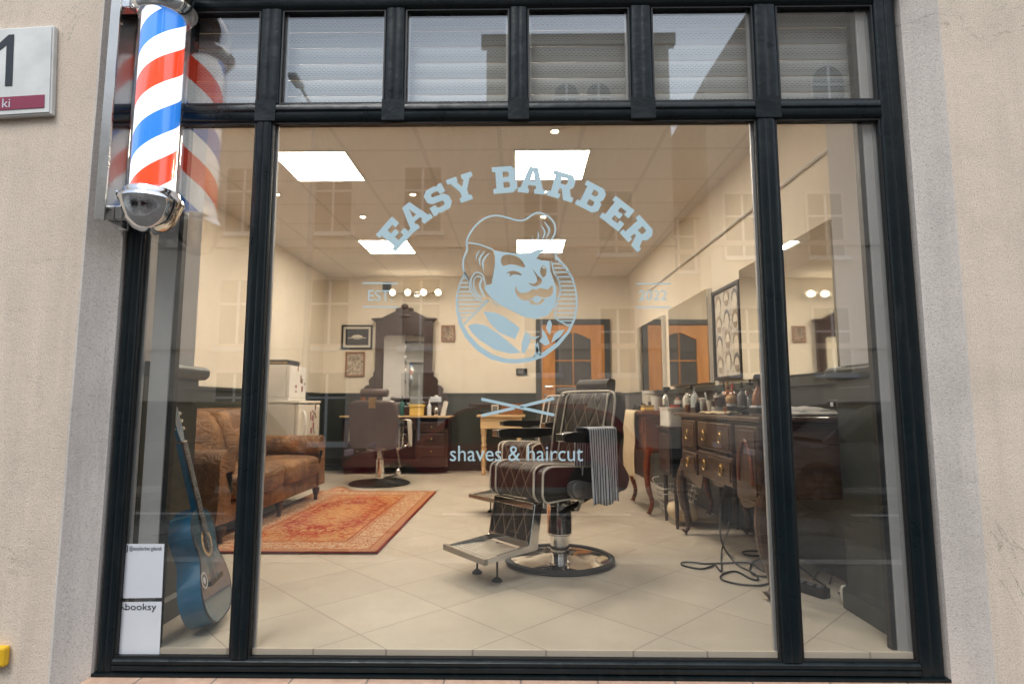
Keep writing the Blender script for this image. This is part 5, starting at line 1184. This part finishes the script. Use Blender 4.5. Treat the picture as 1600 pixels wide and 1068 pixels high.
bottle("spray_bottle", "amber spray bottle with black trigger head beside the mullion", "spray bottle", dput(1186, 1.42), .036, .24, 'amber', 'black', 'spray')
bottle("jar", "round black pot beside the spray bottle", "jar", dput(1165, 1.36), .026, .045, 'black', 'black', 'jar')
bottle("jar", "teal tub on the dresser behind the combs", "jar", dput(1100, 1.62), .045, .12, 'teal', 'white', 'jar')
for nm_, lb, cat_, px, xx, r_, hh, mt_, cp_, kd in (
    ("bottle", "small dark bottle at the left end of the dresser", "bottle", 1090, 1.36, .018, .11, 'ink', 'gold', 'pump'),
    ("jar", "small white cream tub right of the two white cups", "jar", 1117, 1.36, .024, .045, 'white', 'white', 'jar'),
    ("bottle", "slim pale bottle behind the brown jar", "bottle", 1120, 1.60, .024, .19, 'cream', 'black', 'pump'),
    ("bottle", "tall dark bottle against the wall below the poster", "bottle", 1132, 1.66, .028, .24, 'teal', 'black', 'pump'),
    ("jar", "low amber jar in front of the shaving brush", "jar", 1136, 1.31, .022, .05, 'amber', 'brass', 'jar'),
    ("bottle", "short white bottle between the patterned and amber bottles", "bottle", 1169, 1.56, .024, .15, 'sticker', 'crimson', 'pump'),
    ("jar", "squat silver tin right of the patterned pump bottle", "tin", 1172, 1.44, .030, .04, 'steel', 'steel', 'jar'),
    ("bottle", "small clear bottle nearest the mullion", "bottle", 1194, 1.52, .022, .14, 'clear', 'white', 'pump')):
    bottle(nm_, lb, cat_, dput(px, xx), r_, hh, mt_, cp_, kd)
bottle("bottle", "small brown bottle at the back of the reddish table", "bottle", (1.52, 5.62, .917), .03, .17, 'amber', 'black')
bottle("jar", "dark tub between canister and tall cup on the reddish table", "jar", (1.30, 5.72, .917), .045, .09, 'navy', 'grey', 'jar')
bottle("bottle", "pale pump bottle at the window end of the reddish table", "bottle", (1.50, 5.25, .917), .035, .20, 'white', 'black')
q = dput(1182, 1.30)
t = thing("hair_clipper", "white and black hair clipper lying on the dresser edge", "hair clipper", (q[0], q[1], .93), R(78)); MB().prism(rpoly([(-.12, -.018), (.10, -.024), (.13, 0), (.10, .024), (-.12, .018)], .01), 0, .030, 'xy').build("body", 'black', t, 40, .006); MB().prism(rpoly([(-.08, -.015), (.10, -.020), (.10, .020), (-.08, .015)], .01), .031, .042, 'xy').build("top_cover", 'sticker', t, 40, .004); MB().box((.125, -.022, .004), (.145, .022, .022)).build("blade", 'steel', t)
t = thing("hair_clipper", "black hair clipper lying across the cream cloth", "hair clipper", (dput(1150, 1.30)[0], dput(1150, 1.30)[1], .938), R(50)); MB().prism(rpoly([(-.10, -.02), (.10, -.024), (.10, .024), (-.10, .02)], .01), 0, .028, 'xy').build("body", 'black', t, 40, .006); MB().box((.101, -.02, .004), (.12, .02, .02)).build("blade", 'steel', t)
def cloth_patch(label, cx_, cy_, sx, sy, zt, mt, seed, layers=1):
    t = thing("folded_towel" if layers > 1 else "cloth", label, "towel" if layers > 1 else "cloth", (cx_, cy_, zt), 0)
    for L in range(layers):
        vs = []; fs = []; n_ = 22
        for j in range(n_ + 1):
            for i in range(n_ + 1):
                u = -1 + 2 * i / n_; v = -1 + 2 * j / n_
                h = .010 + .012 * (noise.noise(Vector((u * 2.2 + seed + L, v * 2.2, seed))) + .4) + (.016 * L)
                h *= (1 - max(abs(u), abs(v)) ** 8 * .6)
                vs.append((sx * u * (1 - .12 * L) + .01 * noise.noise(Vector((v * 3, seed + L, 0))), sy * v * (1 - .14 * L) + .015 * noise.noise(Vector((u * 3, seed, L))), max(.003 + .014 * L, h)))
        for j in range(n_):
            for i in range(n_): a = j * (n_ + 1) + i; fs.append((a, a + 1, a + n_ + 2, a + n_ + 1))
        o = MB().add(vs, fs).build("cloth_layer", mt, t, 70); q = o.modifiers.new("s", 'SOLIDIFY'); q.thickness = .008; q.offset = -1
    return t
q = dput(1118, 1.29); cloth_patch("cream cloth spread at the middle of the dresser edge", 1.29, q[1] - .1, .07, .24, .917, 'towel', 2)
cloth_patch("crumpled pale towel folded on the window end of the dresser", 1.50, 3.16, .20, .15, .917, 'ptowel', 6, 3)
t = thing("outlet_strip", "black outlet strip with switches on the wall behind the dresser", "outlet", (1.795, 3.2, .955)); MB().box((-.03, -.15, 0), (-.0, .15, .05)).build("case", 'black', t, 0, .005)
b = MB()
for k in range(4): b.box((-.034, -.12 + k * .07, .012), (-.0305, -.09 + k * .07, .036))
b.build("switches", 'sticker', t, 0)

# ================================================================== THE STREET BEHIND THE CAMERA (seen in the glass)
struct(MB().box((-60, -9.0, -.62), (60, -.1, -.42)).build("road", 'asphalt', None, 0))
struct(MB().box((-60, .05, -.62), (60, WY + .02, -.30)).build("pavement", 'paving', None, 0))
struct(MB().box((-60, -.099, -.60), (60, .049, -.295)).build("kerb", M("kerb_stone", (.16, .155, .15), .8, var=.4, vs=4), None, 0))
struct(MB().box((-60, -40, -.62), (60, -9.001, -.30)).build("far_pavement", 'paving', None, 0))
struct(MB().box((-200, -300, -.75), (200, 300, -.70)).build("ground", 'asphalt', None, 0))
b = MB()
for k in range(-4, 5): b.box((k * 5.2 - 1, -2.72, -.419), (k * 5.2 + 1.4, -2.62, -.412))
struct(b.build("road_markings", M("road_paint", (.62, .62, .60), .6), None, 0))
VD = 17.0; BY = 4.8 - VD
def vx(px, py): v = fy(px, py, VD); return v.x, v.z
def building(label, xa, xb, top, wcol, roof=None, wins=(), arches=(), y=BY, depth=9):
    t = thing("town_house", label, "building", ((xa + xb) / 2, y, -.3)); cx_ = (xa + xb) / 2; hw = (xb - xa) / 2
    wm = m_stucco("house_render", wcol, .2)
    poly_ = [(-hw, 0), (hw, 0)] + ([(hw, top + .3), (-hw, top + .3)] if not roof else [(p[0] - cx_, p[1] + .3) for p in roof])
    MB().prism(poly_, -depth, 0, 'xz').build("wall", wm, t, 0)
    e = MB()
    for zc in (2.9, 6.0): e.box((-hw, .001, zc), (hw, .12, zc + .16))
    zt_ = top + .3
    if not roof: e.box((-hw - .15, .001, zt_ - .35), (hw + .15, .30, zt_))
    e.build("cornice", wm, t, 0)
    for (wx, wz, ww, wh, ar) in wins:
        lx = wx - cx_; lz = wz + .3
        op = [(lx - ww / 2, lz), (lx + ww / 2, lz)] + ([(lx + ww / 2 * math.cos(a * math.pi / 10), lz + wh - ww / 2 + ww / 2 * math.sin(a * math.pi / 10)) for a in range(11)] if ar else [(lx + ww / 2, lz + wh), (lx - ww / 2, lz + wh)])
        f = MB().prism([(lx + (p[0] - lx) * 1.18, lz + wh / 2 + (p[1] - lz - wh / 2) * 1.1) for p in op], .001, .06, 'xz').build("window", 'reveal', t, 0)
        MB().prism(op, .061, .075, 'xz').build("window_glass", 'darkprint', f, 0)
        MB().box((lx - .035, .076, lz), (lx + .035, .10, lz + wh * .98)).box((lx - ww / 2, .076, lz + wh * .62), (lx + ww / 2, .098, lz + wh * .62 + .06)).box((lx - ww / 2 - .12, .062, lz - .16), (lx + ww / 2 + .12, .22, lz - .04)).build("casement", 'sticker', f, 0)
    return t
def grid(px_list, rows):
    out = []
    for (wz, wh, ww) in rows:
        for px in px_list: out.append((vx(px, 345)[0], wz, ww, wh, False))
    return out
x1a = vx(760, 100)[0]; x1b = vx(1046, 100)[0]
building("tall beige house with paired arched attic windows across the street", x1a, x1b, vx(880, 60)[1], (.60, .52, .44), None,
         grid([845, 962, ], [(5.5, 1.9, 1.0), (1.9, 1.9, 1.0)]) + [(vx(885, 130)[0], 9.6, .75, 1.3, True), (vx(935, 130)[0], 9.6, .75, 1.3, True)])
building("long low beige house with tall windows across the street", vx(-260, 100)[0], x1a, vx(600, 182)[1], (.66, .58, .49), None,
         [(vx(p, 345)[0], wz, 1.1, 2.0, False) for p in (-80, 60, 200, 380, 520, 660) for wz in (6.2, 2.7, -.1)])
building("cream house with a sloping gable and arched window across the street", vx(1100, 100)[0] , vx(1900, 100)[0], vx(1290, 100)[1], (.62, .54, .47), [(vx(1900, 100)[0], vx(1165, 14)[1]), vx(1170, 14), (vx(1100, 100)[0], vx(1100, 122)[1])],
         [(vx(p, 345)[0], wz, 1.0, 1.9, False) for p in (1160, 1290, 1440, 1600) for wz in (5.4, 1.9)] + [(vx(1293, 110)[0], 9.7, .95, 1.7, True)])
building("narrow link house set back between the tall houses across the street", x1b, vx(1100, 100)[0], 7.2, (.50, .43, .37), None, [(vx(1073, 345)[0], 5.2, 1.0, 1.7, False)], y=BY - 1)
building("distant dark gabled house at the far left of the street", -26, vx(380, 20)[0], 13, (.36, .30, .26), [(vx(380, 20)[0], 11.5), (-26, 16.0)], [(-16, 6, 1.2, 2, False), (-12, 6, 1.2, 2, False)], y=BY - 10, depth=6)
t = thing("street_lamp", "tall grey street lamp post across the street", "street lamp", (vx(500, 100)[0] * .93, BY + 1.5, -.3))
MB().lathe([(.11, 0), (.09, 1), (.07, 9.0), (0, 9.0)], n=12).build("post", 'dull', t); MB().tube([(0, 0, 9), (0, .4, 9.6), (0, 1.2, 9.7)], .04).build("arm", 'dull', t); MB().box((-.12, 1.1, 9.62), (.12, 1.7, 9.74)).build("lamp_head", 'dull', t, 0, .03)
def car(label, x0, y0, L, H, col, suv=False, flip=1):
    t = thing("parked_car", label, "car", (x0 + L / 2, y0, -.42), 0, "cars parked along the street"); W_ = 1.72
    cm = M("car_paint", col, .22, .35, var=.03, coat=.9)
    h = lambda P: [(flip * (p[0] * L - L / 2), p[1] * H) for p in P]
    lower = h([(.0, .22), (.0, .42), (.03, .52), (.25, .60), (.70, .63), (.97, .60), (1.0, .42), (1.0, .22)])
    MB().prism(rpoly(lower, .12), -W_ / 2, W_ / 2, 'xz').build("body", cm, t, 40, .05)
    cab = h([(.22, .60), (.37, .93), (.50, 1.0), (.74, .99), (.88, .90), (.97, .60)]) if not suv else h([(.20, .60), (.34, .95), (.5, 1.0), (.85, .98), (.97, .62)])
    ga = h([(.25, .615), (.385, .915), (.50, .965), (.73, .955), (.85, .88), (.93, .62)])
    g = MB().prism(rpoly(ga, .05), -W_ / 2 + .10, W_ / 2 - .10, 'xz').build("windows", 'darkprint', t, 40, .03)
    ring = rpoly(cab, .10); inner = rpoly(ga, .08)
    MB().prism(ring, W_ / 2 - .14, W_ / 2 - .07, 'xz', [inner[::-1]]).prism(ring, -W_ / 2 + .07, -W_ / 2 + .14, 'xz', [inner[::-1]]).build("pillars", cm, t, 40)
    MB().box((flip * (.40 * L - L / 2), -W_ / 2 + .12, .965 * H), (flip * (.80 * L - L / 2), W_ / 2 - .12, .99 * H)).build("roof", cm, t, 0, .02)
    for fx_ in (.18, .80):
        for s_ in (-1, 1):
            q = MB().lathe([(.31, -.10), (.33, -.07), (.33, .07), (.31, .10), (.20, .10)], (flip * (fx_ * L - L / 2), s_ * (W_ / 2 - .09), .33), 28, 'y').build("wheel", 'rubber', t)
            wx_ = flip * (fx_ * L - L / 2); r_ = MB(); wy_ = s_ * (W_ / 2 + .01)
            for k in range(5):
                a = 2 * math.pi * k / 5 + .4; a2 = a + .62; a1 = a - .62
                r_.prism([(wx_ + .05 * math.cos(a1), .33 + .05 * math.sin(a1)), (wx_ + .20 * math.cos(a - .28), .33 + .20 * math.sin(a - .28)), (wx_ + .20 * math.cos(a + .28), .33 + .20 * math.sin(a + .28)), (wx_ + .05 * math.cos(a2), .33 + .05 * math.sin(a2))], wy_, wy_ + s_ * .012, 'xz')
            r_.build("rim", M("dark_alloy", (.06, .06, .065), .4), q, 0)
    MB().box((flip * (-L / 2 + .02), -.80, .50 * H), (flip * (-L / 2 - .02), -.50, .55 * H)).box((flip * (-L / 2 + .02), .80, .50 * H), (flip * (-L / 2 - .02), .50, .55 * H)).build("headlight", 'sticker', t, 0)
    MB().box((flip * (L / 2 - .02), -.80, .50 * H), (flip * (L / 2 + .015), -.55, .58 * H)).box((flip * (L / 2 - .02), .80, .50 * H), (flip * (L / 2 + .015), .55, .58 * H)).build("tail_light", 'red', t, 0)
    return t
car("dark red hatchback parked behind the camera and mirrored in the glass", -2.35, -3.75, 4.1, 1.42, (.24, .012, .028))
car("dark grey estate car mirrored in the right pane", 3.1, -3.75, 4.5, 1.45, (.10, .11, .13), True)
car("black car parked further left along the street", -7.9, -3.75, 4.3, 1.45, (.02, .022, .028))
bpy.context.view_layer.update()
